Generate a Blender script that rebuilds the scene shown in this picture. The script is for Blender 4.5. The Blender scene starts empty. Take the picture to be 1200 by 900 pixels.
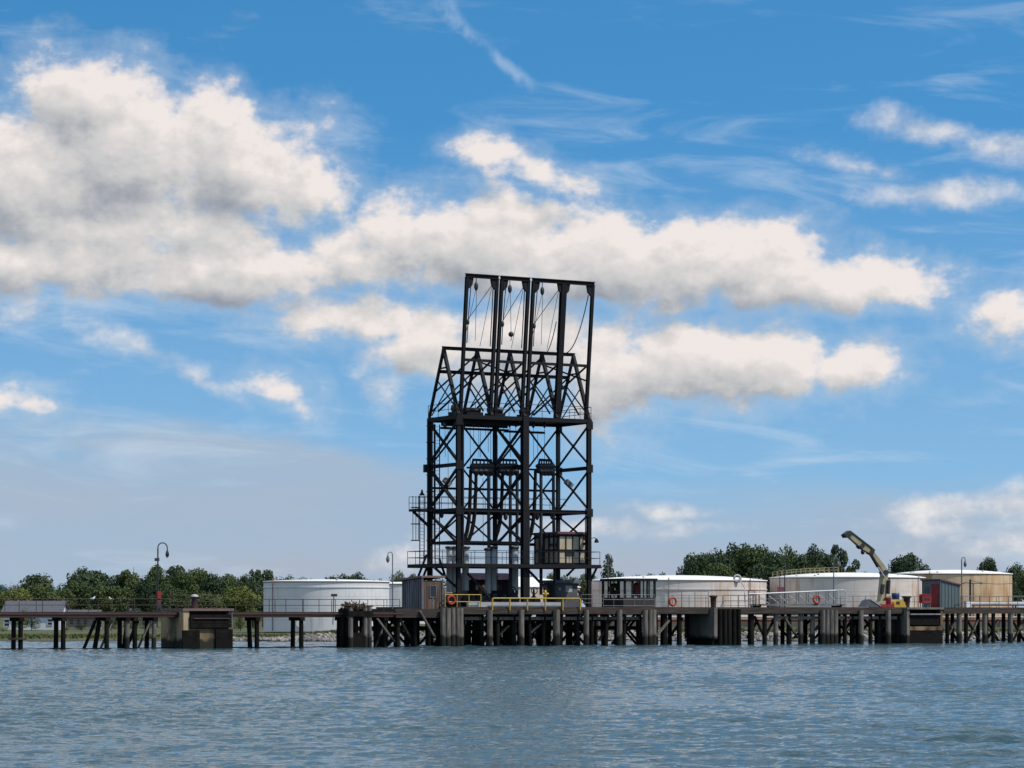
import bpy, math, random
import numpy as np
from mathutils import Vector, Matrix

random.seed(7)
rng = np.random.default_rng(11)
scene = bpy.context.scene
COL = scene.collection
R = math.radians

# ------------------------------------------------------------------ camera geometry
F, CX, HY, EYE = 3200.0, 600.0, 717.0, 3.0          # focal length in px of the 1200 px wide photo
A = R(29.0)                                          # the wharf runs back to the right by this angle
CA, SA = math.cos(A), math.sin(A)
Y0 = 238.0                                           # distance of the wharf front straight ahead


def W(s, v, z):                                      # wharf coordinates -> world
    return (s * CA - v * SA, Y0 + s * SA + v * CA, z)


def S(px, v):                                        # position along the wharf seen at px, v behind its front
    k = (px - CX) / F
    return (k * (Y0 + v * CA) + v * SA) / (CA - k * SA)


def ZP(px, py, v):
    s = S(px, v)
    return EYE - (py - HY) / F * (Y0 + s * SA + v * CA)


def PZ(px, py, v):
    return (S(px, v), v, ZP(px, py, v))


def XW(px, Y):
    return (px - CX) / F * Y


def ZW(py, Y):
    return EYE - (py - HY) / F * Y


# ------------------------------------------------------------------ materials
MATS = {}


def newmat(name):
    m = bpy.data.materials.new(name)
    m.use_nodes = True
    nt = m.node_tree
    return m, nt, nt.nodes, nt.links, nt.nodes['Principled BSDF']


def mat(name, c1, c2=None, rough=0.7, metal=0.0, scale=(1, 1, 1), nscale=3.0, detail=6.0, lo=0.35, hi=0.65, bump=0.0, bscale=None,
        c3=None, n3=1.0, lo3=0.55, hi3=0.75, tide=None, rnd=0.0):
    """two-tone noise paint, optional third colour in larger patches (rust, grime), optional dark wet tide line"""
    m, nt, N, L, b = newmat(name)
    b.inputs['Roughness'].default_value = rough
    b.inputs['Metallic'].default_value = metal
    if rough >= .6: b.inputs['Specular IOR Level'].default_value = .22
    if c2 is None:
        c2 = tuple(x * 0.75 for x in c1)
    tc = N.new('ShaderNodeTexCoord')
    mp = N.new('ShaderNodeMapping')
    mp.inputs['Scale'].default_value = scale
    L.new(tc.outputs['Object'], mp.inputs['Vector'])
    n = N.new('ShaderNodeTexNoise')
    n.inputs['Scale'].default_value = nscale
    n.inputs['Detail'].default_value = detail
    L.new(mp.outputs['Vector'], n.inputs['Vector'])
    mr = N.new('ShaderNodeMapRange')
    mr.inputs['From Min'].default_value = lo
    mr.inputs['From Max'].default_value = hi
    L.new(n.outputs['Fac'], mr.inputs['Value'])
    mx = N.new('ShaderNodeMix'); mx.data_type = 'RGBA'
    mx.inputs[6].default_value = (*c1, 1); mx.inputs[7].default_value = (*c2, 1)
    L.new(mr.outputs['Result'], mx.inputs[0])
    out = mx.outputs[2]
    if c3 is not None:
        n2 = N.new('ShaderNodeTexNoise')
        n2.inputs['Scale'].default_value = n3
        n2.inputs['Detail'].default_value = 7
        n2.inputs['Roughness'].default_value = 0.62
        L.new(mp.outputs['Vector'], n2.inputs['Vector'])
        m2 = N.new('ShaderNodeMapRange')
        m2.inputs['From Min'].default_value = lo3; m2.inputs['From Max'].default_value = hi3
        L.new(n2.outputs['Fac'], m2.inputs['Value'])
        x2 = N.new('ShaderNodeMix'); x2.data_type = 'RGBA'
        L.new(m2.outputs['Result'], x2.inputs[0]); L.new(out, x2.inputs[6])
        x2.inputs[7].default_value = (*c3, 1)
        out = x2.outputs[2]
    if tide is not None:
        g = N.new('ShaderNodeNewGeometry')
        sp = N.new('ShaderNodeSeparateXYZ')
        L.new(g.outputs['Position'], sp.inputs[0])
        nn = N.new('ShaderNodeTexNoise'); nn.inputs['Scale'].default_value = 1.3; nn.inputs['Detail'].default_value = 5
        L.new(g.outputs['Position'], nn.inputs['Vector'])
        ad = N.new('ShaderNodeMath'); ad.operation = 'MULTIPLY_ADD'
        ad.inputs[1].default_value = 0.9; L.new(nn.outputs['Fac'], ad.inputs[0]); L.new(sp.outputs['Z'], ad.inputs[2])
        m3 = N.new('ShaderNodeMapRange')
        m3.inputs['From Min'].default_value = tide[0] + 0.45 - 0.12; m3.inputs['From Max'].default_value = tide[0] + 0.45 + 0.16
        m3.inputs['To Min'].default_value = 1; m3.inputs['To Max'].default_value = 0
        L.new(ad.outputs[0], m3.inputs['Value'])
        x3 = N.new('ShaderNodeMix'); x3.data_type = 'RGBA'
        L.new(m3.outputs['Result'], x3.inputs[0]); L.new(out, x3.inputs[6])
        x3.inputs[7].default_value = (*tide[1], 1)
        out = x3.outputs[2]
    if rnd > 0:
        oi = N.new('ShaderNodeObjectInfo')
        hs = N.new('ShaderNodeHueSaturation')
        mr2 = N.new('ShaderNodeMapRange')
        mr2.inputs['To Min'].default_value = 1 - rnd; mr2.inputs['To Max'].default_value = 1 + rnd
        L.new(oi.outputs['Random'], mr2.inputs['Value'])
        L.new(mr2.outputs['Result'], hs.inputs['Value'])
        L.new(out, hs.inputs['Color'])
        out = hs.outputs['Color']
    L.new(out, b.inputs['Base Color'])
    if bump > 0:
        bp = N.new('ShaderNodeBump'); bp.inputs['Strength'].default_value = bump; bp.inputs['Distance'].default_value = 0.05
        L.new(n.outputs['Fac'], bp.inputs['Height']); L.new(bp.outputs['Normal'], b.inputs['Normal'])
    MATS[name] = m
    return m


STEEL = mat('black_steel', (0.0065, 0.007, 0.0095), (0.012, 0.0095, 0.009), rough=0.7, nscale=1.5, c3=(0.026, 0.012, 0.009), n3=0.9, lo3=0.62, hi3=0.75)
STEEL2 = mat('dark_pipe', (0.014, 0.016, 0.02), (0.024, 0.021, 0.021), rough=0.55, nscale=2)
WIRE = mat('wire', (0.035, 0.035, 0.04), rough=0.6)
RUSTRED = mat('rusty_red', (0.075, 0.03, 0.027), (0.045, 0.022, 0.02), rough=0.75)
GREYRAIL = mat('galvanised', (0.17, 0.17, 0.18), (0.11, 0.10, 0.10), rough=0.55, metal=0.2, nscale=2.0)
DARKRAIL = mat('rusted_rail', (0.055, 0.045, 0.042), (0.09, 0.06, 0.05), rough=0.7, nscale=2.0)
ALU = mat('aluminium', (0.55, 0.56, 0.58), (0.45, 0.45, 0.47), rough=0.45, metal=0.3)
YELLOW = mat('yellow_paint', (0.50, 0.33, 0.035), (0.38, 0.24, 0.035), rough=0.5, c3=(0.2, 0.1, 0.04), n3=2.0, lo3=0.62, hi3=0.7)
CREAM = mat('crane_cream', (0.36, 0.30, 0.17), (0.27, 0.22, 0.12), rough=0.5, nscale=1.2, c3=(0.12, 0.09, 0.06), lo3=0.6, hi3=0.75)
RED = mat('red_paint', (0.27, 0.03, 0.03), (0.17, 0.025, 0.028), rough=0.6, nscale=2, c3=(0.10, 0.035, 0.03), n3=1.5)
ORANGE = mat('orange_ring', (0.42, 0.055, 0.025), (0.32, 0.045, 0.022), rough=0.6)
WHITE = mat('white_paint', (0.72, 0.72, 0.70), (0.62, 0.62, 0.60), rough=0.6)
BLUE = mat('blue_drum', (0.03, 0.06, 0.16), (0.02, 0.04, 0.10), rough=0.5)
BROWN = mat('brown_bin', (0.05, 0.03, 0.03), (0.035, 0.022, 0.022), rough=0.7)
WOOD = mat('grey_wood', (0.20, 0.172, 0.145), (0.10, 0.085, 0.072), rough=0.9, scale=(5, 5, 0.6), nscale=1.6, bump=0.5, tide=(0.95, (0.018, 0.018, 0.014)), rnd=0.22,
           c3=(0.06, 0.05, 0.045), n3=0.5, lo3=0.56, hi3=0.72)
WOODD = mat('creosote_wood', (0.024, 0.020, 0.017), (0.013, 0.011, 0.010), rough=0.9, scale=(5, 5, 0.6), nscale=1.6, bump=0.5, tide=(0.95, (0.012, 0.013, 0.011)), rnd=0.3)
PLANK = mat('deck_timber', (0.07, 0.056, 0.046), (0.032, 0.026, 0.022), rough=0.9, scale=(0.5, 4, 5), nscale=1.5, bump=0.4, c3=(0.14, 0.05, 0.04), n3=0.9, lo3=0.6, hi3=0.75)
PLANKD = mat('dark_deck_timber', (0.06, 0.042, 0.038), (0.035, 0.03, 0.028), rough=0.9, scale=(0.5, 4, 5), nscale=1.5)
CURB = mat('pale_curb', (0.42, 0.41, 0.40), (0.33, 0.32, 0.31), rough=0.8, nscale=1.0, c3=(0.2, 0.15, 0.12), lo3=0.62, hi3=0.75)
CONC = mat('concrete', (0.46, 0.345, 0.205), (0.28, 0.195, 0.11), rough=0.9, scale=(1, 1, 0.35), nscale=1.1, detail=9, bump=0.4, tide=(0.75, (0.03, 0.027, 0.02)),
           c3=(0.085, 0.05, 0.028), n3=0.9, lo3=0.54, hi3=0.66)  # colour lightened to make up for shade on the dolphin's left block
CONCB = mat('stained_sun_offset_concrete', (0.24, 0.17, 0.095), (0.12, 0.08, 0.045), rough=0.9, scale=(1, 1, 0.35), nscale=1.1, detail=9, bump=0.4, tide=(0.75, (0.03, 0.027, 0.02)), c3=(0.03, 0.022, 0.016), n3=0.9, lo3=0.5, hi3=0.62)  # stained, and colour also darkened to offset sun on the front blocks
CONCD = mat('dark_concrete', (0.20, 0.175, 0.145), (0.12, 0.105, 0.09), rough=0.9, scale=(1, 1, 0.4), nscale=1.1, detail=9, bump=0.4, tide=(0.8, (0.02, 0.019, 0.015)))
RUBBER = mat('fender_black', (0.009, 0.008, 0.008), (0.018, 0.015, 0.013), rough=0.85, nscale=2.5, tide=(0.6, (0.012, 0.012, 0.010)))
PALECOL = mat('pale_riser', (0.46, 0.47, 0.46), (0.33, 0.335, 0.33), rough=0.6, scale=(1, 1, 0.3), nscale=1.5)
SHEDW = mat('shed_boards_shaded', (0.16, 0.165, 0.18), (0.075, 0.075, 0.085), rough=0.85, scale=(4, 4, 0.35), nscale=1.2, lo=0.4, hi=0.6, c3=(0.10, 0.05, 0.035), n3=0.45, lo3=0.55, hi3=0.65)  # left wall only: blue-grey of its sky-lit shade put into the colour
SHEDB = mat('shed_brown', (0.17, 0.105, 0.07), (0.06, 0.045, 0.04), rough=0.85, scale=(4, 4, 0.35), nscale=1.2, lo=0.4, hi=0.6)
SHEDR = mat('shed_roof', (0.22, 0.13, 0.11), (0.15, 0.11, 0.10), rough=0.8)
MAROON = mat('maroon_roof', (0.16, 0.06, 0.085), (0.11, 0.05, 0.065), rough=0.7)
DARKW = mat('dark_cladding', (0.055, 0.047, 0.047), (0.04, 0.035, 0.035), rough=0.8, scale=(4, 4, 0.3))
HUT = mat('grey_hut', (0.11, 0.115, 0.125), (0.08, 0.085, 0.095), rough=0.7, nscale=1.2)
HUTR = mat('hut_roof', (0.17, 0.18, 0.21), (0.12, 0.13, 0.15), rough=0.7)
TEAL = mat('teal_grey_cladding', (0.115, 0.15, 0.155), (0.09, 0.115, 0.12), rough=0.6, scale=(3, 3, 0.3))
BEIGE = mat('beige_panel', (0.48, 0.40, 0.28), (0.38, 0.31, 0.21), rough=0.6, nscale=1.0)
def tankmat(name, c1, c2, stain, amount):
    m, nt, N, L, b = newmat(name)
    b.inputs['Roughness'].default_value = .6
    b.inputs['Specular IOR Level'].default_value = .3
    tc = N.new('ShaderNodeTexCoord'); sp = N.new('ShaderNodeSeparateXYZ'); L.new(tc.outputs['Object'], sp.inputs[0])
    at = N.new('ShaderNodeMath'); at.operation = 'ARCTAN2'; L.new(sp.outputs['Y'], at.inputs[0]); L.new(sp.outputs['X'], at.inputs[1])
    ar = N.new('ShaderNodeMath'); ar.operation = 'MULTIPLY'; ar.inputs[1].default_value = 9.0; L.new(at.outputs[0], ar.inputs[0])
    cb = N.new('ShaderNodeCombineXYZ'); L.new(ar.outputs[0], cb.inputs[0]); L.new(sp.outputs['Z'], cb.inputs[1])
    br = N.new('ShaderNodeTexBrick'); L.new(cb.outputs[0], br.inputs['Vector'])
    br.inputs['Scale'].default_value = 1.0; br.inputs['Brick Width'].default_value = 3.6; br.inputs['Row Height'].default_value = 1.45
    br.inputs['Mortar Size'].default_value = .035; br.inputs['Mortar Smooth'].default_value = .4
    br.inputs['Color1'].default_value = (*c1, 1); br.inputs['Color2'].default_value = (*[x * .94 for x in c1], 1); br.inputs['Mortar'].default_value = (*[x * .78 for x in c2], 1)
    n1 = N.new('ShaderNodeTexNoise'); n1.inputs['Scale'].default_value = .5; n1.inputs['Detail'].default_value = 8; L.new(cb.outputs[0], n1.inputs['Vector'])
    m1 = N.new('ShaderNodeMapRange'); m1.inputs['From Min'].default_value = .4; m1.inputs['From Max'].default_value = .7; L.new(n1.outputs['Fac'], m1.inputs['Value'])
    x1 = N.new('ShaderNodeMix'); x1.data_type = 'RGBA'; L.new(m1.outputs['Result'], x1.inputs[0]); L.new(br.outputs['Color'], x1.inputs[6]); x1.inputs[7].default_value = (*c2, 1)
    mp = N.new('ShaderNodeMapping'); mp.inputs['Scale'].default_value = (1.6, .10, 1); L.new(cb.outputs[0], mp.inputs['Vector'])
    n2 = N.new('ShaderNodeTexNoise'); n2.inputs['Scale'].default_value = .9; n2.inputs['Detail'].default_value = 8; n2.inputs['Roughness'].default_value = .65; L.new(mp.outputs[0], n2.inputs['Vector'])
    n3 = N.new('ShaderNodeTexNoise'); n3.inputs['Scale'].default_value = .16; n3.inputs['Detail'].default_value = 5; L.new(cb.outputs[0], n3.inputs['Vector'])
    ad = N.new('ShaderNodeMath'); ad.operation = 'MULTIPLY'; L.new(n2.outputs['Fac'], ad.inputs[0]); L.new(n3.outputs['Fac'], ad.inputs[1])
    m2 = N.new('ShaderNodeMapRange'); m2.inputs['From Min'].default_value = amount; m2.inputs['From Max'].default_value = amount + .11; m2.inputs['To Max'].default_value = .85; L.new(ad.outputs[0], m2.inputs['Value'])
    x2 = N.new('ShaderNodeMix'); x2.data_type = 'RGBA'; L.new(m2.outputs['Result'], x2.inputs[0]); L.new(x1.outputs[2], x2.inputs[6]); x2.inputs[7].default_value = (*stain, 1)
    L.new(x2.outputs[2], b.inputs['Base Color'])
    MATS[name] = m
    return m


TANKW = tankmat('tank_white', (0.68, 0.67, 0.67), (0.60, 0.585, 0.58), (0.45, 0.38, 0.33), .32)
TANKP = tankmat('tank_pinkish', (0.66, 0.585, 0.54), (0.56, 0.485, 0.44), (0.44, 0.28, 0.17), .27)
TANKT = tankmat('tank_tan', (0.62, 0.47, 0.31), (0.54, 0.36, 0.20), (0.38, 0.20, 0.09), .235)
TROOF = mat('tank_roof', (0.80, 0.79, 0.76), (0.72, 0.70, 0.67), rough=0.6, nscale=0.3)
HOUSEW = mat('white_siding', (0.62, 0.63, 0.66), (0.55, 0.56, 0.58), rough=0.7)
HOUSET = mat('tan_siding', (0.26, 0.22, 0.18), (0.20, 0.17, 0.14), rough=0.8)
HROOF = mat('grey_shingle', (0.105, 0.11, 0.13), (0.075, 0.075, 0.09), rough=0.9, nscale=4)
DARKGL = mat('dark_glass', (0.02, 0.024, 0.03), rough=0.15)
BARK = mat('bark', (0.09, 0.07, 0.05), (0.05, 0.04, 0.03), rough=0.95, scale=(3, 3, .5), nscale=3)
ROCK = mat('riprap_stone', (0.36, 0.33, 0.30), (0.20, 0.18, 0.165), rough=0.95, nscale=0.35, lo=0.4, hi=0.6, tide=(0.1, (0.06, 0.055, 0.045)))
NEST = mat('brown_weed', (0.10, 0.065, 0.04), (0.05, 0.035, 0.025), rough=1.0, nscale=6)
GULLW = mat('gull_white', (0.78, 0.78, 0.78), (0.7, 0.7, 0.7), rough=0.8)
GULLG = mat('gull_grey', (0.35, 0.37, 0.40), (0.3, 0.3, 0.33), rough=0.8)
BILL = mat('gull_bill', (0.6, 0.4, 0.05), rough=0.5)


for _m in (RUBBER, WOODD):
    _m.node_tree.nodes['Principled BSDF'].inputs['Specular IOR Level'].default_value = .04


def leafmat(name, c1, c2):
    m, nt, N, L, b = newmat(name)
    g = N.new('ShaderNodeNewGeometry')
    oi = N.new('ShaderNodeObjectInfo')
    mx = N.new('ShaderNodeMix'); mx.data_type = 'RGBA'
    mx.inputs[6].default_value = (*c1, 1); mx.inputs[7].default_value = (*c2, 1)
    L.new(g.outputs['Random Per Island'], mx.inputs[0])
    hs = N.new('ShaderNodeHueSaturation')
    mr = N.new('ShaderNodeMapRange'); mr.inputs['To Min'].default_value = 0.475; mr.inputs['To Max'].default_value = 0.515
    L.new(oi.outputs['Random'], mr.inputs['Value']); L.new(mr.outputs['Result'], hs.inputs['Hue'])
    mr2 = N.new('ShaderNodeMapRange'); mr2.inputs['To Min'].default_value = 1.25; mr2.inputs['To Max'].default_value = 0.75
    L.new(oi.outputs['Random'], mr2.inputs['Value']); L.new(mr2.outputs['Result'], hs.inputs['Value'])
    L.new(mx.outputs[2], hs.inputs['Color'])
    L.new(hs.outputs['Color'], b.inputs['Base Color'])
    b.inputs['Roughness'].default_value = 0.75
    b.inputs['Specular IOR Level'].default_value = 0.2
    MATS[name] = m
    return m


LEAF = leafmat('leaf_green', (0.042, 0.066, 0.022), (0.078, 0.108, 0.035))
LEAFD = leafmat('leaf_dark', (0.025, 0.047, 0.021), (0.05, 0.078, 0.032))
LEAFY = leafmat('leaf_yellow_green', (0.095, 0.12, 0.025), (0.15, 0.165, 0.04))
LEAFB = leafmat('leaf_far_hazed', (0.03, 0.055, 0.045), (0.05, 0.085, 0.06))  # bluish distance haze mixed into the leaf colour

m, nt, N, L, b = newmat('clear_glass')
b.inputs['Base Color'].default_value = (0.85, 0.9, 0.9, 1)
b.inputs['Roughness'].default_value = 0.03
b.inputs['Transmission Weight'].default_value = 1.0
b.inputs['IOR'].default_value = 1.06
GLASS = m


# ------------------------------------------------------------------ mesh builder
class MB:
    def __init__(self):
        self.v, self.f, self.sm = [], [], []

    def add(self, vs, fs, smooth=False):
        o = len(self.v)
        self.v += [tuple(p) for p in vs]
        self.f += [tuple(i + o for i in f) for f in fs]
        self.sm += [smooth] * len(fs)
        return self

    def box(self, a, b):
        (x0, y0, z0), (x1, y1, z1) = a, b
        x0, x1 = min(x0, x1), max(x0, x1); y0, y1 = min(y0, y1), max(y0, y1); z0, z1 = min(z0, z1), max(z0, z1)
        vs = [(x0, y0, z0), (x1, y0, z0), (x1, y1, z0), (x0, y1, z0), (x0, y0, z1), (x1, y0, z1), (x1, y1, z1), (x0, y1, z1)]
        return self.add(vs, [(0, 3, 2, 1), (4, 5, 6, 7), (0, 1, 5, 4), (1, 2, 6, 5), (2, 3, 7, 6), (3, 0, 4, 7)])

    def bar(self, p, q, w, h=None):
        """rectangular bar from p to q, w across and h deep"""
        h = w if h is None else h
        p, q = Vector(p), Vector(q)
        d = (q - p).normalized()
        up = Vector((0, 0, 1)) if abs(d.z) < 0.95 else Vector((0, 1, 0))
        x = d.cross(up).normalized(); y = x.cross(d).normalized()
        vs = []
        for c in (p, q):
            for sx, sy in ((-1, -1), (1, -1), (1, 1), (-1, 1)):
                vs.append(c + x * (sx * w / 2) + y * (sy * h / 2))
        return self.add(vs, [(3, 2, 1, 0), (4, 5, 6, 7), (0, 1, 5, 4), (1, 2, 6, 5), (2, 3, 7, 6), (3, 0, 4, 7)])

    def ibar(self, p, q, w, h, t=0.06):
        """H-section beam"""
        p, q = Vector(p), Vector(q)
        d = (q - p).normalized()
        up = Vector((0, 0, 1)) if abs(d.z) < 0.95 else Vector((0, 1, 0))
        x = d.cross(up).normalized(); y = x.cross(d).normalized()
        for dy in (-1, 1):
            self.bar(p + y * dy * (h / 2 - t / 2), q + y * dy * (h / 2 - t / 2), w, t)
        self.bar(p, q, t, h - 2 * t - 0.004)
        return self

    def tube(self, pts, r, n=8, caps=True):
        pts = [Vector(p) for p in pts]
        rs = r if isinstance(r, (list, tuple)) else [r] * len(pts)
        rings = []
        prevx = None
        for i, p in enumerate(pts):
            if i == 0: d = pts[1] - p
            elif i == len(pts) - 1: d = p - pts[i - 1]
            else: d = pts[i + 1] - pts[i - 1]
            d.normalize()
            if prevx is None:
                up = Vector((0, 0, 1)) if abs(d.z) < 0.9 else Vector((0, 1, 0))
                x = d.cross(up).normalized()
            else:
                x = (prevx - d * prevx.dot(d)).normalized()
            prevx = x
            y = d.cross(x)
            rings.append([p + (x * math.cos(2 * math.pi * k / n) + y * math.sin(2 * math.pi * k / n)) * rs[i] for k in range(n)])
        vs = [q for ring in rings for q in ring]
        fs = []
        for i in range(len(pts) - 1):
            for k in range(n):
                a, b2 = i * n + k, i * n + (k + 1) % n
                fs.append((a, b2, b2 + n, a + n))
        self.add(vs, fs, True)
        if caps:
            self.add(rings[0], [tuple(range(n))[::-1]]); self.add(rings[-1], [tuple(range(n))])
        return self

    def lathe(self, c, prof, n=24):
        """prof: (radius, z) pairs about a vertical axis at c"""
        vs = [(c[0] + r * math.cos(2 * math.pi * k / n), c[1] + r * math.sin(2 * math.pi * k / n), c[2] + z) for r, z in prof for k in range(n)]
        fs = [(i * n + k, i * n + (k + 1) % n, (i + 1) * n + (k + 1) % n, (i + 1) * n + k) for i in range(len(prof) - 1) for k in range(n)]
        self.add(vs, fs, True)
        if prof[0][0] > 1e-4: self.add(vs[:n], [tuple(range(n))[::-1]])
        if prof[-1][0] > 1e-4: self.add(vs[-n:], [tuple(range(n))])
        return self

    def torus(self, c, ax_u, ax_w, R0, r, n=24, k=8):
        c, ax_u, ax_w = Vector(c), Vector(ax_u).normalized(), Vector(ax_w).normalized()
        nn = ax_u.cross(ax_w)
        vs = []
        for i in range(n):
            a = 2 * math.pi * i / n
            d = ax_u * math.cos(a) + ax_w * math.sin(a)
            for j in range(k):
                b2 = 2 * math.pi * j / k
                vs.append(c + d * (R0 + r * math.cos(b2)) + nn * (r * math.sin(b2)))
        fs = [(i * k + j, ((i + 1) % n) * k + j, ((i + 1) % n) * k + (j + 1) % k, i * k + (j + 1) % k) for i in range(n) for j in range(k)]
        return self.add(vs, fs, True)

    def ball(self, c, r, n=12, m=8):
        r = r if isinstance(r, (tuple, list)) else (r, r, r)
        vs, fs = [], []
        for i in range(m + 1):
            t = math.pi * i / m
            for j in range(n):
                p = 2 * math.pi * j / n
                vs.append((c[0] + r[0] * math.sin(t) * math.cos(p), c[1] + r[1] * math.sin(t) * math.sin(p), c[2] + r[2] * math.cos(t)))
        for i in range(m):
            for j in range(n):
                fs.append((i * n + j, (i + 1) * n + j, (i + 1) * n + (j + 1) % n, i * n + (j + 1) % n))
        return self.add(vs, fs, True)

    def prism(self, poly, axis, t0, t1):
        """poly: 2-D outline; axis 'y' -> points (x, t, z), axis 'x' -> (t, x, z), axis 'z' -> (x, y, t)"""
        f = {'y': lambda p, t: (p[0], t, p[1]), 'x': lambda p, t: (t, p[0], p[1]), 'z': lambda p, t: (p[0], p[1], t)}[axis]
        n = len(poly)
        vs = [f(p, t0) for p in poly] + [f(p, t1) for p in poly]
        fs = [tuple(range(n)), tuple(range(n, 2 * n))[::-1]] + [(i, i + n, (i + 1) % n + n, (i + 1) % n) for i in range(n)]
        return self.add(vs, fs)


def tag(o, label=None, cat=None, group=None, kind=None):
    if label: o['label'] = label
    if cat: o['category'] = cat
    if group: o['group'] = group
    if kind: o['kind'] = kind
    return o


FRAMES = {}


def place(o, base, frame):
    if frame == 'wharf':
        o.location = W(*base); o.rotation_euler = (0, 0, A)
    else:
        o.location = base
    FRAMES[o.name] = (base, frame)


def thing(name, label, cat, base, frame='wharf', group=None):
    o = bpy.data.objects.new(name, None)
    COL.objects.link(o)
    place(o, base, frame)
    return tag(o, label, cat, group)


def build(name, mb, material, parent=None, base=None, frame='wharf', label=None, cat=None, group=None, kind=None):
    """mesh given in wharf or world coordinates; with a parent it becomes a part of it"""
    if parent is not None:
        base, frame = FRAMES[parent.name]
    me = bpy.data.meshes.new(name)
    bx, by, bz = base
    me.from_pydata([(x - bx, y - by, z - bz) for x, y, z in mb.v], [], mb.f)
    me.polygons.foreach_set('use_smooth', mb.sm)
    me.materials.append(material)
    me.update()
    import bmesh
    bm = bmesh.new(); bm.from_mesh(me)
    bmesh.ops.recalc_face_normals(bm, faces=bm.faces)
    bm.to_mesh(me); bm.free()
    o = bpy.data.objects.new(name, me)
    COL.objects.link(o)
    if parent is not None:
        o.parent = parent
        FRAMES[o.name] = (base, frame)
    else:
        place(o, base, frame)
    return tag(o, label, cat, group, kind)


def copy_thing(o, loc, label=None, rotz=None, scale=None):
    def rec(src, par):
        c = src.copy(); COL.objects.link(c); c.parent = par
        for ch in list(src.children): rec(ch, c)
        return c
    c = rec(o, None)
    c.location = loc
    if rotz is not None: c.rotation_euler = (0, 0, rotz)
    if scale is not None: c.scale = scale
    if label: c['label'] = label
    return c


# ------------------------------------------------------------------ wharf: piers, piles, braces
DZ, TZ = 3.43, 3.0                                   # deck heights of the wharf and of the left trestle


def pile(parent, s, v, ztop, r=0.19, m=None, lean=(0, 0)):
    mb = MB()
    dz = ztop + 1.0
    mb.tube([(s + lean[0], v + lean[1], -1.0), (s + lean[0] * .5, v + lean[1] * .5, ztop - dz / 2), (s, v, ztop)], [r * 1.06, r, r * 0.95], 10)
    return build('pile', mb, m or WOOD, parent)


def railing(name, label, s0, s1, v, z, h=1.05, step=1.6, m=None, r=0.03, rails=(1.0, 0.52), ends=None, group=None, v1=None, cat='railing', z1=None):
    v1 = v if v1 is None else v1
    z1 = z if z1 is None else z1
    t = thing(name, label, cat, (s0, v, z), group=group)
    n = max(1, round(math.hypot(s1 - s0, v1 - v) / step))
    P = lambda f, zz: (s0 + (s1 - s0) * f, v + (v1 - v) * f, z + (z1 - z) * f + zz)
    for q in rails:
        build('rail', MB().tube([P(0, h * q), P(1, h * q)], r, 6), m, t)
    for i in range(n + 1):
        build('post', MB().tube([P(i / n, 0), P(i / n, h * rails[0])], r * 1.15, 6), m, t)
    return t


# ---- left trestle
sL, sR = -66.0, S(471, 0.0)
tr = thing('walkway_trestle', 'long low timber walkway on paired piles left of the black tower', 'pier', (sR, 0, 0))
build('deck', MB().box((sL, -0.05, TZ - .12), (sR, 2.35, TZ)), PLANKD, tr)
for v in (0.15, 2.1):
    build('girder', MB().box((sL, v - .1, TZ - .46), (sR, v + .1, TZ - .124)), PLANKD, tr)
build('utility_pipe', MB().tube([(sL, -0.16, TZ - .2), (sR, -0.16, TZ - .2)], 0.07, 8), RUSTRED, tr)
bents = [(24, 0, 0), (74, 0, 0), (125, 0.0, 0.55), (149, 0, 0), (158, 0, 0.4), (181, -.1, 0), (301, 0, -.2), (353, 0, 0), (407, 0, 0), (451, 0, 0)]
for px, l1, l2 in bents:
    s = S(px, .2)
    pile(tr, s, .2, TZ - .74, .2, WOODD if px not in (149, 181) else WOOD, (l1, 0))
    pile(tr, s, 1.85, TZ - .74, .2, WOODD, (l2 * -1, .1))
    build('pile_cap', MB().box((s - .2, -.12, TZ - .74), (s + .2, 2.3, TZ - .464)), WOODD, tr)
for px in (128, 172, 449):
    s = S(px, .2)
    build('brace', MB().bar((s - 1.0, .3, -.6), (s + .35, .3, 2.3), .24, .12), WOOD, tr)
for px, l in ((110, 'a'), (160, 'b')):
    s = S(px, 1)
    build('brace', MB().bar((s - .75, 2.0, -.6), (s + .5, 2.0, 2.3), .26, .2), WOODD, tr)
s = S(24, 0)
build('tide_board', MB().box((s - 1.0, -.12, .78), (s + .45, -.02, .95)), WOOD, tr)
sD0, sD1 = S(215, -1.0), S(273, -1.0)                # concrete dolphin front face
railing('trestle_railing', 'thin dark front handrail along the timber walkway left of the concrete dolphin', sL, S(184, 0), 0.0, TZ, 1.05, 1.95, DARKRAIL, .028)
railing('trestle_railing', 'thin dark rear handrail along the far edge of the whole timber walkway', sL, sR - .3, 2.28, TZ, 1.05, 2.6, DARKRAIL, .026)
railing('trestle_railing', 'thin dark front handrail before the white tank between dolphin and shed', S(276, 0), sR - .2, 0.0, TZ, 1.05, 1.55, DARKRAIL, .028)

# floating boom along the left piles
mb = MB()
pts = [(sL + i * 1.2, .9 + .25 * math.sin(i * .7), 0.03 + .02 * math.sin(i * 1.9)) for i in range(int((S(445, 0) - sL) / 1.2))]
mb.tube(pts, .07, 6)
build('floating_boom', mb, RUBBER, None, (S(300, .9), .9, 0), label='thin black floating boom lying on the water along the trestle piles', cat='boom')

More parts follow.
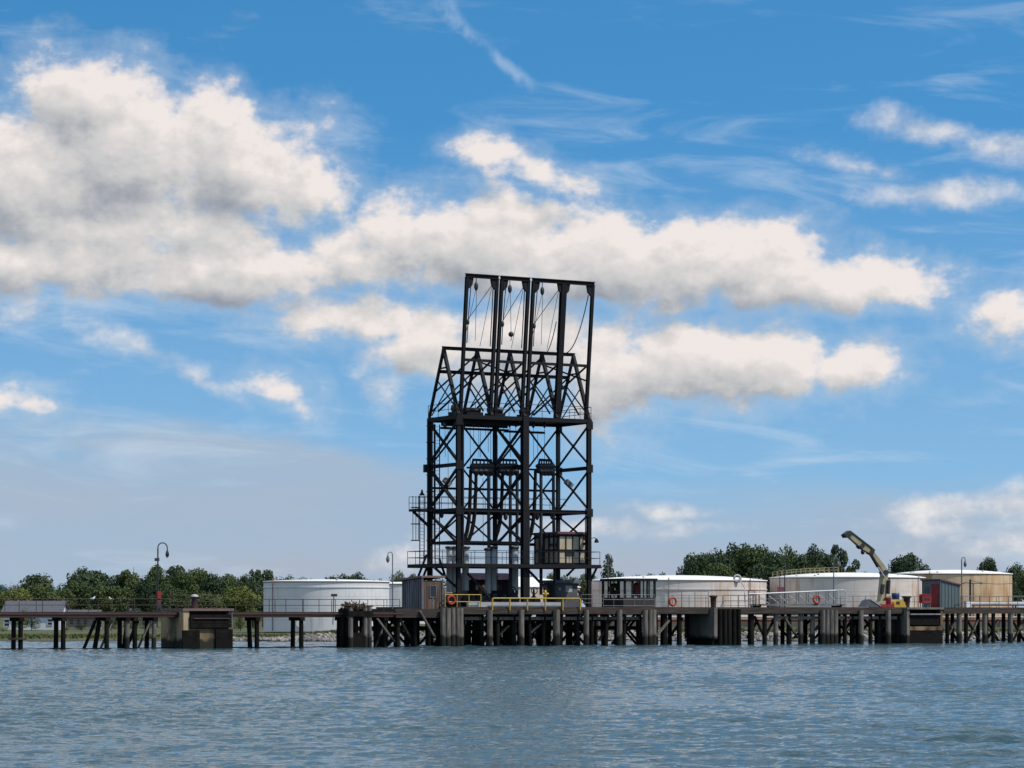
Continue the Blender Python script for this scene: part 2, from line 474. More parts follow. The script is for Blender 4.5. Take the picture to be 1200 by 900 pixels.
# ---- concrete dolphin on the left
d = thing('mooring_dolphin', 'stained concrete mooring dolphin with black timber fender under the left lamp', 'dolphin', ((sD0 + sD1) / 2, 1.4, 0))
vb = 3.9
ztop = ZP(215, 713, -1)
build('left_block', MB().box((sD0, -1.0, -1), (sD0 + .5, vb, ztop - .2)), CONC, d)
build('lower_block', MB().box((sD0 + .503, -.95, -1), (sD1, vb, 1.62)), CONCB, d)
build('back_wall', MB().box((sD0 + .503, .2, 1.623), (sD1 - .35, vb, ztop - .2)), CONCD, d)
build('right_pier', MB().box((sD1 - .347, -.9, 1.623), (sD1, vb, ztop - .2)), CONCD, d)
build('cap_slab', MB().box((sD0 - .08, -1.1, ztop - .197), (sD1 + .06, vb + .1, ztop)), SHEDR, d)
fd = build('fender_panel', MB().box((sD0 + .7, -1.06, 1.68), (sD1 - .4, .18, 2.72)), RUBBER, d)
for i in range(3):
    z = 1.70 + i * .36
    build('timber', MB().box((sD0 + .55, -1.2, z), (sD1 - .2, -1.065, z + .345)), RUBBER, fd)
build('chafe_rail', MB().tube([(sD0 + .8, -1.27, 2.45), (sD1 - .42, -1.27, 2.45)], .04, 8), DARKRAIL, d)
for px0, px1, zz in ((214, 234, 1.5), (253, 272.6, 1.58)):
    build('low_fender', MB().box((S(px0, -1.1), -1.14, -.6), (S(px1, -1.1), -.955, zz)), RUBBER, d)
railing('dolphin_railing', 'dark pipe railing standing on top of the left concrete dolphin', sD0 + .2, sD1 - .1, 2.3, ztop, 1.1, 1.6, DARKRAIL, .028)
bo = thing('mooring_post', 'short dark mooring post with pale domed cap on the left dolphin', 'bollard', (S(228, .3), .3, ztop))
s = S(228, .3)
build('post', MB().lathe((s, .3, ztop), [(.3, 0), (.27, .1), (.24, .85), (.3, .95)], 14), BROWN, bo)
build('cap', MB().lathe((s, .3, ztop + .953), [(.33, 0), (.33, .06), (.22, .17), (.0, .22)], 14), CURB, bo)


# ---- lamps
def lamp_post(label, px, v, py_base, py_top, side, reach=0.75, drop=1.25, r=.06, redbox=False, hook=True, m=None):
    s = S(px, v)
    zb, zt = ZP(px, py_base, v), ZP(px, py_top, v)
    t = thing('street_lamp', label, 'lamp', (s, v, zb))
    m = m or STEEL2
    rr = reach / 2
    arc = [(s + side * (rr - rr * math.cos(a)), v, zt - rr + rr * math.sin(a)) for a in [math.pi * i / 10 for i in range(11)]]
    build('pole', MB().tube([(s, v, zb), (s, v, zt - rr - .02)], [r * 1.25, r], 8), m, t)
    build('hooked_arm', MB().tube([(s, v, zt - rr - .015)] + arc + [(s + side * reach, v, zt - drop * .7)], r * .8, 8), m, t)
    hx = s + side * reach
    build('lamp_head', MB().lathe((hx, v, zt - drop - .15), [(.09, 0), (.15, .1), (.15, .28), (.1, .42), (.06, .56)], 12), m, t)
    build('lens', MB().lathe((hx, v, zt - drop - .24), [(.04, 0), (.08, .04), (.085, .087)], 12), WHITE, t)
    if redbox:
        build('alarm_box', MB().box((s - .14, v - .3, zb + .8), (s + .2, v - .08, zb + 1.4)), RED, t)
        build('pedestal', MB().lathe((s, v, zb), [(.28, 0), (.26, .7), (.18, .78)], 12), BROWN, t)
        build('bracket', MB().box((s - .25, v - .09, zt - 1.5), (s + .1, v + .09, zt - 1.25)), m, t)
    return t


lamp_post('tall hooked lamp with red box at its foot standing by the left dolphin', 185, .4, 713, 636, 1, .82, 1.0, redbox=True)
lamp_post('hooked lamp leaning over the walkway beside the weathered shed', 460, 2.2, 716, 647, -1, .45, .7, r=.045, m=GREYRAIL)
lamp_post('thin hooked lamp before the spruce tree right of the tower', 712.5, 9, 712, 650, 1, .4, .6, r=.045, m=GREYRAIL)
lamp_post('grey hooked lamp over the far gangway end, left of the crane', 977, 7.4, 712, 654, 1, .5, .7, r=.05, m=GREYRAIL)
lamp_post('grey hooked lamp beside the grey booth with the red door', 1127, 3.0, 712, 653, 1, .42, .75, r=.055, m=GREYRAIL)
t = thing('flood_light', 'slim short flood light post before the left white tank', 'lamp', (S(390, 2.6), 2.6, ZP(390, 732, 2.6)))
s = S(390, 2.6)
zt = ZP(390, 699, 2.6)
build('post', MB().tube([(s, 2.6, ZP(390, 732, 2.6)), (s + .1, 2.6, zt)], .04, 8), STEEL2, t)
build('lamp_head', MB().box((s - .1, 2.45, zt + .003), (s + .35, 2.75, zt + .22)), STEEL2, t)

# ---- cluster of piles with debris on top
s0, s1 = S(409, -1.0), S(434, -1.0)
pc = thing('pile_cluster', 'cluster of tall tied piles topped with brown weed before the trestle', 'dolphin', ((s0 + s1) / 2, -.4, 0))
zt = ZP(420, 712, -.8)
for i, (f, vv, m) in enumerate(((.1, -.9, WOOD), (.55, -.1, WOODD), (.78, -.9, WOOD), (.98, -.9, WOOD), (.0, .3, WOODD), (.9, .3, WOODD))):
    pile(pc, s0 + (s1 - s0) * f, vv, zt + (i % 2) * .1, .2, m)
build('timber_block', MB().box((s0 + .25, -1.0, -.6), (s1 + .05, .5, 1.25)), RUBBER, pc)
build('tie_band', MB().box((s0 - .12, -1.16, zt - .75), (s1 + .2, .55, zt - .28)), RUBBER, pc)
mb = MB()
for i in range(90):
    c = (s0 + (s1 - s0) * random.uniform(-.05, 1.05), random.uniform(-1.1, .4), zt + random.uniform(-.12, .32))
    d3 = Vector((random.gauss(0, 1), random.gauss(0, 1), random.gauss(0, .6))).normalized() * random.uniform(.15, .4)
    mb.bar(Vector(c) - d3, Vector(c) + d3, .05, .09)
build('weed_heap', mb, NEST, pc)

# ---- main wharf under the tower
sM0, sM1 = S(463, 0), S(771, 0)
VM = 12.5
mw = thing('timber_wharf', 'dark timber wharf carrying the black loading tower', 'wharf', ((sM0 + sM1) / 2, 0, 0))
build('deck', MB().box((S(516, 0), -.1, DZ - .16), (sM1, VM, DZ)), PLANK, mw)
build('landing', MB().box((sM0, -.05, 3.0), (S(516, 0) - .004, 8.0, 3.26)), PLANK, mw)
build('fascia_beam', MB().box((S(516, 0), -.22, DZ - .62), (sM1, .1, DZ - .164)), PLANK, mw)
build('fascia_beam', MB().box((sM0, -.18, 2.5), (S(516, 0) - .004, .1, 2.996)), PLANKD, mw)
build('stringer', MB().box((S(541, .4), .3, DZ - 1.14), (sM1, .62, DZ - .86)), WOOD, mw)
for v in (3.5, 7.0, 10.5, 12.2):
    build('stringer', MB().box((sM0 + .5, v - .15, DZ - .7), (sM1, v + .15, DZ - .17)), WOODD, mw)
for px in (574, 611, 652, 687, 726):
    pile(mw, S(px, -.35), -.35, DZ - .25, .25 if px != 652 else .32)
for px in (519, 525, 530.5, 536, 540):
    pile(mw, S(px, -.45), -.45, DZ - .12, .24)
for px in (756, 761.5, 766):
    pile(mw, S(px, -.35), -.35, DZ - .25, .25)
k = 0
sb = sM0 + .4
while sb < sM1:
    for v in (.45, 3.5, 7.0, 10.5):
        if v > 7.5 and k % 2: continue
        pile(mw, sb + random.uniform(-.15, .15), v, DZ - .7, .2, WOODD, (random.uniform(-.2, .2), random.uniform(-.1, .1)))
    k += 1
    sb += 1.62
for i in range(22):
    sb = sM0 + 1.2 + i * 1.14
    v = (1.2, 3.8, 7.3, 10.8)[i % 4]
    build('brace', MB().bar((sb - 1.3, v, .1), (sb + 1.1, v, 2.75), .3, .12), WOODD, mw)
    build('brace', MB().bar((sb + 1.4, v + .25, .1), (sb - 1.2, v + .25, 2.75), .3, .12), WOODD, mw)
for px0, py0, px1, py1, v in ((442, 725, 462, 752, -.2), (467, 722, 483, 752, .9), (492, 716, 510, 748, -.3), (618, 744, 634, 731, .8), (582, 747, 596, 733, 1.0), (702, 750, 716, 728, .8), (766, 749, 784, 727, -.2)):
    build('brace', MB().bar(PZ(px0, py0, v), PZ(px1, py1, v), .28, .14), WOOD, mw)
for v in (3.2, 6.6, 10.2, 11.6):
    for z in (1.55, 2.35):
        build('waling', MB().box((sM0 + 1.0, v - .3, z - .17), (sM1 - .2, v - .18, z + .17)), WOODD, mw)
k = 0
sb = sM0 + .9
while sb < sM1:
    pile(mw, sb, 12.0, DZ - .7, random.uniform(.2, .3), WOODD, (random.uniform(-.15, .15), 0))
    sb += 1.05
build('curb', MB().box((S(548, .15), .1, DZ + .004), (S(657, .15), .42, DZ + .42)), CURB, mw)


def bent_guard(label, pxs, v, h):
    t = thing('guard_rail', label, 'railing', (S(pxs[0], v), v, DZ))
    ss = [S(p, v) for p in pxs]
    build('rail', MB().tube([(ss[0] - .02, v, DZ + h - .12), (ss[0] + .06, v, DZ + h - .02), (ss[0] + .16, v, DZ + h), (ss[-1] - .16, v, DZ + h), (ss[-1] - .06, v, DZ + h - .02), (ss[-1], v, DZ + h - .12)], .06, 8), YELLOW, t)
    for s in ss:
        build('post', MB().tube([(s, v, DZ - .3), (s, v, DZ + h - .07)], .07, 8), YELLOW, t)
    return t


bent_guard('long bright yellow guard rail along the wharf edge in front of the tower', [577, 597.5, 618, 639, 659.5, 680], -.32, .75)
railing('guard_rail', 'short yellow two-bar railing beside the weathered shed', S(521.5, -.1), S(563.5, -.1), -.1, DZ, 1.05, 1.25, YELLOW, .04, (1.0, .42))

# ---- right wharf
sE1 = S(1064, 0)
VE = 8.0
ew = thing('timber_wharf', 'timber wharf section carrying the gangway and the cream crane', 'wharf', ((sM1 + sE1) / 2, 0, 0))
build('deck', MB().box((sM1 + .004, -.1, DZ - .16), (sE1, VE, DZ)), PLANK, ew)
build('fascia_beam', MB().box((sM1 + .004, -.2, DZ - .6), (sE1, .1, DZ - .164)), PLANK, ew)
build('stringer', MB().box((S(908, .3), .25, DZ - 1.12), (sE1, .55, DZ - .84)), WOOD, ew)
for v in (3.5, 7.6):
    build('stringer', MB().box((sM1 + .1, v - .15, DZ - .7), (sE1, v + .15, DZ - .17)), WOODD, ew)
for px in (964, 969, 974, 979, 1009, 1041):
    pile(ew, S(px, -.35), -.35, DZ - .25, .25)
for px, r in ((778, .33), (796, .24), (880, .3), (896, .22), (909, .22), (924, .2), (938, .22), (952, .24), (990, .2), (998, .2), (1020, .2), (1030, .22), (1052, .25)):
    pile(ew, S(px, .4), .4, DZ - .62, r, WOODD if px not in (938, 952, 909) else WOOD)
for px0 in range(785, 1063, 22):
    if 835 < px0 < 900 and px0 % 2: continue
    pile(ew, S(px0, 3.5), 3.5, DZ - .7, .2, WOODD)
for px0 in range(925, 1063, 19):
    pile(ew, S(px0, 7.6), 7.6, DZ - .7, .2, WOODD)
for px0, py0, px1, py1, v, m in ((884, 722, 896, 747, .5, WOODD), (896, 748, 909, 722, .6, WOODD), (919, 723, 935, 748, .2, WOOD), (948, 746, 962, 730, .8, WOOD), (876, 748, 888, 726, .8, WOODD),
                                 (985, 746, 1000, 724, 1.5, WOODD), (1012, 724, 1028, 748, 1.5, WOODD), (1030, 745, 1046, 726, 2.2, WOODD), (930, 748, 950, 726, 2.6, WOODD), (905, 726, 925, 748, 3.0, WOODD),
                                 (784, 748, 800, 724, 1.2, WOODD), (1046, 748, 1062, 724, 2.5, WOODD), (955, 748, 975, 724, 2.5, WOODD), (975, 724, 1000, 748, 3.6, WOODD), (1000, 748, 1025, 724, 4.2, WOODD)):
    build('brace', MB().bar(PZ(px0, py0, v), PZ(px1, py1, v), .28, .13), m, ew)

# concrete block with timber fender piles (middle)
s0, s1 = S(837, -.9), S(869, -.9)
cb = thing('mooring_dolphin', 'plain grey concrete block with upright timber fender below the brown bin', 'dolphin', ((s0 + s1) / 2, 1, 0))
build('block', MB().box((s0, -.9, .55), (s0 + .35, 4.1, DZ - .02)), CONCD, cb)
build('base_block', MB().box((s0 + .2, -.3, -1), (s1, 4.0, .547)), RUBBER, cb)
build('back_block', MB().box((s0 + .353, .35, .55), (s1, 4.1, DZ - .165)), RUBBER, cb)
for f, m in ((.28, RUBBER), (.46, WOODD), (.62, WOODD), (.8, RUBBER), (.97, WOODD)):
    pile(cb, s0 + (s1 - s0) * f, -.55, DZ - .18, .23, m)
# concrete dolphin with black recess (right)
s0, s1 = S(1063, -.7), S(1105, -.7)
cr = thing('mooring_dolphin', 'concrete dolphin with black fender recess below the red box and booth', 'dolphin', ((s0 + s1) / 2, 1, 0))
build('left_pier', MB().box((s0, -.7, -1), (s0 + .3, 4, DZ - .2)), CONCD, cr)
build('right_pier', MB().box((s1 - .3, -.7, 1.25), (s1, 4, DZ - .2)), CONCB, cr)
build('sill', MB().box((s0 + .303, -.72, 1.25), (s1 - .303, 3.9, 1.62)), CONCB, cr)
build('low_fender', MB().box((s0 + .303, -.68, -1), (s1, 3.9, 1.247)), RUBBER, cr)
build('cap_slab', MB().box((s0 - .05, -.8, DZ - .197), (s1 + .05, 4.1, DZ - .002)), CONCD, cr)
build('recess_back', MB().box((s0 + .303, .0, 1.623), (s1 - .303, 3.9, DZ - .2)), RUBBER, cr)
build('chafe_rail', MB().tube([(s0 + .3, -.8, 2.75), (s1 - .35, -.8, 2.75)], .08, 8), GREYRAIL, cr)
build('fender_panel', MB().box((s0 + .4, -.66, 1.75), (s1 - .4, -.003, 2.6)), RUBBER, cr)

# ---- end trestle on the right
sX0, sX1 = S(1104.5, 0), 76.0
et = thing('timber_trestle', 'cross-braced timber trestle at the far right behind the grey booth', 'pier', (sX0, 0, 0))
build('deck', MB().box((sX0, -.05, DZ - .14), (sX1, 4.5, DZ)), PLANK, et)
build('fascia_beam', MB().box((sX0, -.18, DZ - .6), (sX1, .1, DZ - .144)), PLANK, et)
build('stringer', MB().box((sX0, 4.1, DZ - .6), (sX1, 4.3, DZ - .144)), PLANKD, et)
pxs = [1110, 1124, 1132, 1154, 1164, 1184, 1202, 1222]
for i, px in enumerate(pxs):
    pile(et, S(px, .1), .1, DZ - .6, .26 if i in (1, 3, 5) else .2, WOODD if i % 2 == 0 else WOOD)
    pile(et, S(px - 8, 4.0), 4.0, DZ - .6, .2, WOODD)
for px0, px1 in ((1108, 1122), (1133, 1148), (1156, 1170), (1170, 1156), (1186, 1200), (1146, 1134), (1120, 1108), (1200, 1187)):
    build('brace', MB().bar(PZ(px0, 726, .35), PZ(px1, 751, .35), .26, .12), WOODD if px0 < px1 else WOOD, et)

# railings of the right part
railing('wharf_railing', 'grey railing between the tower foot and the glass shelter', S(681, 1.2), S(707, 1.2), 1.2, DZ, 1.1, 1.3, GREYRAIL, .026, (1, .66, .33))
railing('wharf_railing', 'grey railing along the wharf edge in front of the glass shelter', S(707, .1), S(767, .1), .1, DZ, 1.1, 1.05, GREYRAIL, .03, (1.0, .6, .1))
railing('wharf_railing', 'tall grey railing right of the glass shelter holding the left life ring', S(783, .2), S(830, .2), .2, DZ, 1.42, 1.35, GREYRAIL, .03, (1.0, .58))
railing('wharf_railing', 'low grey railing along the rear wharf edge behind the tall railing', S(768, 5), S(885, 5), 5.0, DZ, 1.1, 2.0, GREYRAIL, .026)
railing('wharf_railing', 'grey close-posted railing left of the aluminium gangway', S(848, .3), S(890, .3), .3, DZ, 1.1, .75, GREYRAIL, .026, (1.0, .55, .15))
railing('wharf_railing', 'grey railing along the rear wharf edge behind the crane', S(985, 7.5), S(1100, 7.5), 7.5, DZ, 1.1, 1.5, GREYRAIL, .03)
railing('wharf_railing', 'grey railing on the far right trestle before the tan tank', S(1126, .1), sX1, .1, DZ, 1.1, 1.15, GREYRAIL, .03)
railing('wharf_railing', 'grey rear railing of the far right trestle', S(1128, 4.3), sX1, 4.3, DZ, 1.05, 2.1, GREYRAIL, .026)


def life_ring(label, px, py, v, Rr, side=0):
    s, _, z = PZ(px, py, v)
    t = thing('life_ring', label, 'life ring', (s, v, z))
    build('ring', MB().torus((s, v, z), (1, 0, 0), (0, 0, 1), Rr, Rr * .27, 24, 8), ORANGE, t)
    mb = MB()
    mb.torus((s, v + .01, z), (1, 0, 0), (0, 0, 1), Rr * 1.28, .014, 24, 6)
    build('grab_line', mb, WIRE, t)
    return t


life_ring('orange life ring on the tall grey railing right of the glass shelter', 788.5, 705, .12, .34)
life_ring('orange life ring hung on the aluminium gangway', 957, 702.5, -.02, .34)
life_ring('orange life ring on the short yellow railing by the weathered shed', 529, 703, -.22, .34)

# gangway
s0, s1, v = S(886, .1), S(991, .1), .1
gw = thing('aluminium_gangway', 'pale aluminium truss gangway lying along the wharf edge', 'gangway', (s0, v, DZ))
for vv, mm in ((.1, ALU), (1.3, ALU)):
    za, zb = ZP(886, 696, .1), ZP(991, 691.5, .1)
    fz = lambda f: za + (zb - za) * f
    build('top_rail', MB().tube([(s0, vv, fz(0)), (s1 - .25, vv, fz(1)), (s1 - .05, vv, fz(1) - .06), (s1, vv, fz(1) - .25), (s1, vv, DZ + .2)], .05, 8), mm, gw)
    build('lower_chord', MB().bar((s0, vv, DZ + .22), (s1, vv, DZ + .22), .1, .16), GREYRAIL, gw)
    build('mid_rail', MB().tube([(s0, vv, DZ + .75), (s1, vv, DZ + .85)], .03, 6), GREYRAIL, gw)
    n = 9
    for i in range(n):
        sa = s0 + (s1 - s0) * i / n
        sc = s0 + (s1 - s0) * (i + 1) / n
        build('upright', MB().bar((sa, vv, DZ + .3), (sa, vv, fz(i / n) - .05), .06), GREYRAIL, gw)
        if vv > 1:
            build('diagonal', MB().bar((sa, vv, fz(i / n) - .25), (sc, vv, DZ + .35), .06), ALU, gw)
build('walkway', MB().box((s0, .2, DZ + .15), (s1, 1.2, DZ + .2)), GREYRAIL, gw)
for ss in (s0 + .4, s1 - .6):
    build('wheel', MB().tube([(ss, .0, DZ + .14), (ss, 1.4, DZ + .14)], .14, 12), RUBBER, gw)

# crane (knuckle boom), in the plane along the wharf
cv = 1.6
P = lambda x, y, dv=0: (S(x, cv), cv + dv, ZP(x, y, cv))
kc = thing('knuckle_crane', 'cream knuckle boom crane folded high over the wharf with dark tip', 'crane', P(1032, 711))


def slab(pts, dv0, dv1):
    mb = MB()
    mb.prism([(S(x, cv), ZP(x, y, cv)) for x, y in pts], 'y', cv + dv0, cv + dv1)
    return mb


build('base', slab([(1025, 711.5), (1042, 711.5), (1040, 706), (1036, 704), (1030, 704), (1027, 707)], -.7, .7), CREAM, kc)
build('column', slab([(1029.8, 704), (1035.8, 704), (1039, 672), (1037, 668.5), (1033.6, 670)], -.3, .3), CREAM, kc)
ib = build('inner_boom', slab([(1038.2, 671), (1035.5, 663.5), (1022, 646), (1018.5, 648), (1029.5, 663.5), (1034, 672)], -.26, .26), CREAM, kc)
build('knuckle_pin', MB().tube([P(1035.5, 671, -.4), P(1035.5, 671, .4)], .25, 12), STEEL2, kc)
build('outer_boom', slab([(1020.5, 650), (1022.5, 645.5), (996, 624.8), (992, 627.8), (1010, 644)], -.22, .22), CREAM, kc)
build('boom_extension', slab([(1019.5, 641), (1022.5, 645.2), (996, 624.5), (989.4, 628.2), (988, 626.2), (994.5, 621.8)], -.3, .3), STEEL2, kc)
build('boom_collar', slab([(1005, 640.5), (1008, 643.5), (1012, 639.2), (1009, 636)], -.33, .33), STEEL2, kc)
build('boom_collar', slab([(1016.5, 648.5), (1021, 650.5), (1023.4, 644.5), (1020, 641.5)], -.32, .32), STEEL2, kc)
build('boom_tip', slab([(987.8, 627.2), (990, 630.4), (997, 626.5), (994.4, 622)], -.34, .34), STEEL2, kc)
build('cylinder', MB().tube([P(1018.5, 651, -.36), P(1026, 664, -.36)], .16, 10), STEEL2, kc)
build('cylinder', MB().tube([P(1026, 664, -.36), P(1034, 676, -.36)], .07, 8), ALU, kc)
build('cylinder', MB().tube([P(1030, 696, -.42), P(1031.5, 685, -.42)], .2, 10), STEEL2, kc)
build('cylinder', MB().tube([P(1037.5, 696, -.42), P(1038.5, 680, -.42)], .17, 10), STEEL2, kc)
build('hydraulic_hose', MB().tube([P(1038.5, 694, -.3), P(1040.2, 686, -.3), P(1039.5, 677, -.3)], .06, 8), RUBBER, kc)
build('hook_line', MB().tube([P(994, 628), P(1003, 638), P(1011, 645)], .022, 6), WIRE, kc)
build('hook_block', MB().ball(P(1011, 647), (.2, .2, .24)), STEEL2, kc)
for ss in (-1, 1):
    build('outrigger', MB().box((S(1026, cv) - .1, cv + ss * .75, DZ + .002), (S(1041, cv), cv + ss * .95, DZ + .3)), RED, kc)

# deck clutter on the right
pl = thing('plywood_ramp', 'low grey ramp board lying left of the crane foot', 'ramp', (S(1014, 1.2), 1.2, DZ))
build('board', slab([(1006, 711.3), (1024, 711.3), (1011, 703.5)], -1.0, .1), HUT, pl)
build('stiffener', slab([(1013, 703.2), (1024.5, 710.5), (1024.5, 709), (1013.5, 702)], -1.05, .15), CURB, pl)
s0 = S(1043, 1.3)
yb = thing('yellow_power_pack', 'yellow hydraulic power pack right of the crane foot', 'machine', (s0, 1.3, DZ))
s1 = S(1059, 1.3)
build('skid', MB().box((s0, .8, DZ + .002), (s1, 1.9, DZ + .2)), YELLOW, yb)
build('housing', MB().prism([(s0 + .1, DZ + .203), (s1 - .1, DZ + .203), (s1 - .15, DZ + .5), (s1 - .6, DZ + .75), (s0 + .6, DZ + .75), (s0 + .1, DZ + .5)], 'y', .85, 1.8), YELLOW, yb)
build('vent', MB().box((s0 + .4, .82, DZ + .3), (s0 + .8, .847, DZ + .55)), STEEL2, yb)
s = S(1040.5, 1.0)
dr = thing('red_drum', 'red drum standing between the crane and the yellow power pack', 'drum', (s, 1, DZ))
build('drum_body', MB().lathe((s, 1.0, DZ), [(.3, 0), (.32, .05), (.3, .3), (.32, .33), (.3, .6), (.32, .63), (.3, .88), (.31, .93), (.28, .95)], 16), RED, dr)
build('bung', MB().lathe((s + .1, .9, DZ + .953), [(.05, 0), (.04, .04)], 8), STEEL2, dr)
s = S(1049.5, 3.2)
dr = thing('blue_drum', 'blue drum on a pallet behind the yellow power pack', 'drum', (s, 3.2, DZ))
build('pallet', MB().box((s - .6, 2.6, DZ + .002), (s + .6, 3.8, DZ + .3)), WOOD, dr)
build('drum_body', MB().lathe((s, 3.2, DZ + .303), [(.36, 0), (.38, .05), (.36, .35), (.38, .4), (.36, .75), (.38, .8), (.36, 1.05), (.32, 1.08)], 16), BLUE, dr)


def bin_(label, px, v, h, r):
    s = S(px, v)
    t = thing('waste_bin', label, 'bin', (s, v, DZ))
    build('body', MB().lathe((s, v, DZ), [(r * .8, 0), (r * .78, .05), (r * .95, h * .8), (r, h * .82)], 16), BROWN, t)
    build('rim', MB().lathe((s, v, DZ + h * .823), [(r * 1.22, 0), (r * 1.28, h * .06), (r * 1.22, h * .15), (r * .9, h * .16)], 16), BROWN, t)
    return t


bin_('dark brown bin on the wharf above the plain concrete block', 836, .0, 1.08, .3)
bin_('dark brown bin right of the yellow power pack', 1062.5, 1.0, 1.1, .36)
s0, s1 = S(1079.5, .2), S(1090, .2)
rb = thing('red_hose_cabinet', 'red cabinet on legs left of the grey booth', 'cabinet', ((s0 + s1) / 2, .2, DZ))
build('cabinet_body', MB().box((s0, .0, DZ + .4), (s1, .5, DZ + 1.15)), RED, rb)
build('lid', MB().prism([(s0 - .04, DZ + 1.153), (s1 + .04, DZ + 1.153), (s1 - .1, DZ + 1.27), (s0 + .1, DZ + 1.27)], 'y', -.03, .53), RED, rb)
for ss in (s0 + .1, s1 - .1):
    for vv in (.08, .42):
        build('leg', MB().bar((ss, vv, DZ), (ss, vv, DZ + .4), .07), GREYRAIL, rb)
build('stencil', MB().box((s0 + .2, -.01, DZ + .62), (s1 - .2, -.003, DZ + .92)), RUSTRED, rb)

# booth with red door
vf = .6
s0, s1 = S(1102, vf), S(1125, vf)
vr = vf + 17 / 12.2 / SA
zt0, zt1 = ZP(1102, 680, vf), ZP(1125, 686.5, vf)
bt = thing('metal_booth', 'grey metal booth with sloping roof and red door', 'booth', ((s0 + s1) / 2, vf, DZ))
build('wall', MB().prism([(s0, DZ), (s1, DZ), (s1, zt1), (s0, zt0)], 'y', vf, vr), TEAL, bt)
build('roof', MB().prism([(s0 - .12, zt0 + .004), (s1 + .15, zt1 + .004), (s1 + .15, zt1 + .13), (s0 - .12, zt0 + .13)], 'y', vf - .12, vr + .12), MAROON, bt)
vd0, vd1 = vf + .25, vf + 1.4
dd = build('door', MB().box((s0 - .06, vd0, DZ + .03), (s0 - .004, vd1, DZ + 2.25)), RED, bt)
build('handle', MB().box((s0 - .1, vd0 + .1, DZ + 1.0), (s0 - .063, vd0 + .16, DZ + 1.2)), STEEL2, dd)
ww = build('window', MB().box((s0 - .03, vd1 + .35, DZ + 1.1), (s0 - .004, vd1 + 1.0, DZ + 2.0)), DARKGL, bt)
build('frame', MB().box((s0 - .05, vd1 + .28, DZ + 1.03), (s0 - .033, vd1 + 1.07, DZ + 1.1)), GREYRAIL, ww)
mb = MB()
for i in range(6):
    sx = s0 + (s1 - s0) * (i + .5) / 6
    mb.bar((sx, vf - .025, DZ + .05), (sx, vf - .025, zt0 + (zt1 - zt0) * (i + .5) / 6 - .05), .05, .04)
build('cladding_seam', mb, TEAL, bt)
build('corner_trim', MB().bar((s0 - .03, vf - .03, DZ), (s0 - .03, vf - .03, zt0), .08), HUT, bt)

# pale pipe and white box beyond the booth
build('pale_pipe', MB().tube([(S(1131, 3.6), 3.6, DZ + .35), (sX1, 3.6, DZ + .35)], .2, 10), CURB, None, (S(1150, 3.6), 3.6, DZ), label='pale pipe lying along the far right trestle deck', cat='pipe')
s = S(1134, 2.2)
wb = thing('white_cooler', 'small white box on the deck right of the booth lamp', 'box', (s, 2.2, DZ))
build('body', MB().box((s - .3, 2.0, DZ + .002), (s + .3, 2.4, DZ + .4)), WHITE, wb)
build('lid', MB().box((s - .32, 1.98, DZ + .403), (s + .1, 2.42, DZ + .62)), WHITE, wb)

# maroon notice boards on posts
for px, py, v, lab in ((915, 690.5, 6.5, 'small maroon notice board behind the aluminium gangway'), (880.5, 694.5, 6.5, 'small pale notice board with maroon border left of the gangway')):
    s, _, z = PZ(px, py, v)
    sg = thing('notice_board', lab, 'sign', (s, v, DZ))
    build('board', MB().box((s - .38, v - .04, z - .22), (s + .38, v, z + .22)), MAROON, sg)
    if px < 900:
        build('panel', MB().box((s - .3, v - .055, z - .16), (s + .3, v - .043, z + .14)), CURB, sg)
    for q in (-.28, .28):
        build('post', MB().bar((s + q, v + .05, DZ), (s + q, v + .05, z + .2), .07), GREYRAIL, sg)
s = S(919.5, 6.8)
t = thing('mast_pole', 'slim dark mast rising behind the maroon notice board', 'pole', (s, 6.8, DZ))
build('pole', MB().tube([(s, 6.8, DZ), (s, 6.8, ZP(919.5, 665, 6.8))], [.06, .04], 8), STEEL2, t)
build('finial', MB().ball((s, 6.8, ZP(919.5, 664.5, 6.8)), .09), STEEL2, t)

# ------------------------------------------------------------------ loading tower
VF, VR = 2.0, 7.5
VC = (VF + VR) / 2
sl, sm, sr = S(537, VF), S(615, VF), S(690, VF)
HB = [sl, (sl + sm) / 2, sm, (sm + sr) / 2, sr]      # half bays
Z1, Z2, Z25, Z3, Z35, Z4 = 7.2, 9.1, 12.1, 14.0, 16.05, 20.2
tw = thing('loading_tower', 'tall black steel lattice loading tower with leaning portal frames on top', 'tower', (sm, VC, DZ))


def post(s, v, z0, z1, w, h=None):
    return build('post', MB().ibar((s, v, z0), (s, v, z1), w, h or w, .07), STEEL, tw)


post(sl, VF, DZ, Z4, .34); post(sm, VF, DZ, Z4, .58); post(sr, VF, DZ, Z4, .36)
for s in (sl, sm, sr): post(s, VR, DZ, Z4, .31)
post(HB[1], VR, Z1, Z4, .24); post(HB[3], VR, Z1, Z4, .24)


def beam(p, q, w=.2, h=.3, m=None):
    return build('beam', MB().ibar(p, q, w, h, .05), m or STEEL, tw)


for s in (sl, sm, sr):                                # cross frames
    for z in (Z25, Z35):
        beam((s, VF, z - .2), (s, VR, z - .2), .2, .32)
    beam((s, VF, Z2), (s, VR, Z2), .16, .22)
for z, h in ((Z3, .2), (Z2, .26), (Z25 - .25, .3)):
    beam((sl, VR, z), (sr, VR, z), .2, h)
beam((sl, VF, Z25 - .2), (sr, VF, Z25 - .2), .18, .3)
beam((sl, VF, Z2), (sm, VF, Z2), .14, .18)


beam((S(547, 4.9), 4.9, 15.75), (S(655, 4.9), 4.9, 15.75), .14, .16)


def brace(p, q, r=.055, bar=True):
    mb = MB().bar(p, q, r * 2, r * 2.4) if bar else MB().tube([p, q], r, 6)
    return build('brace', mb, STEEL, tw)


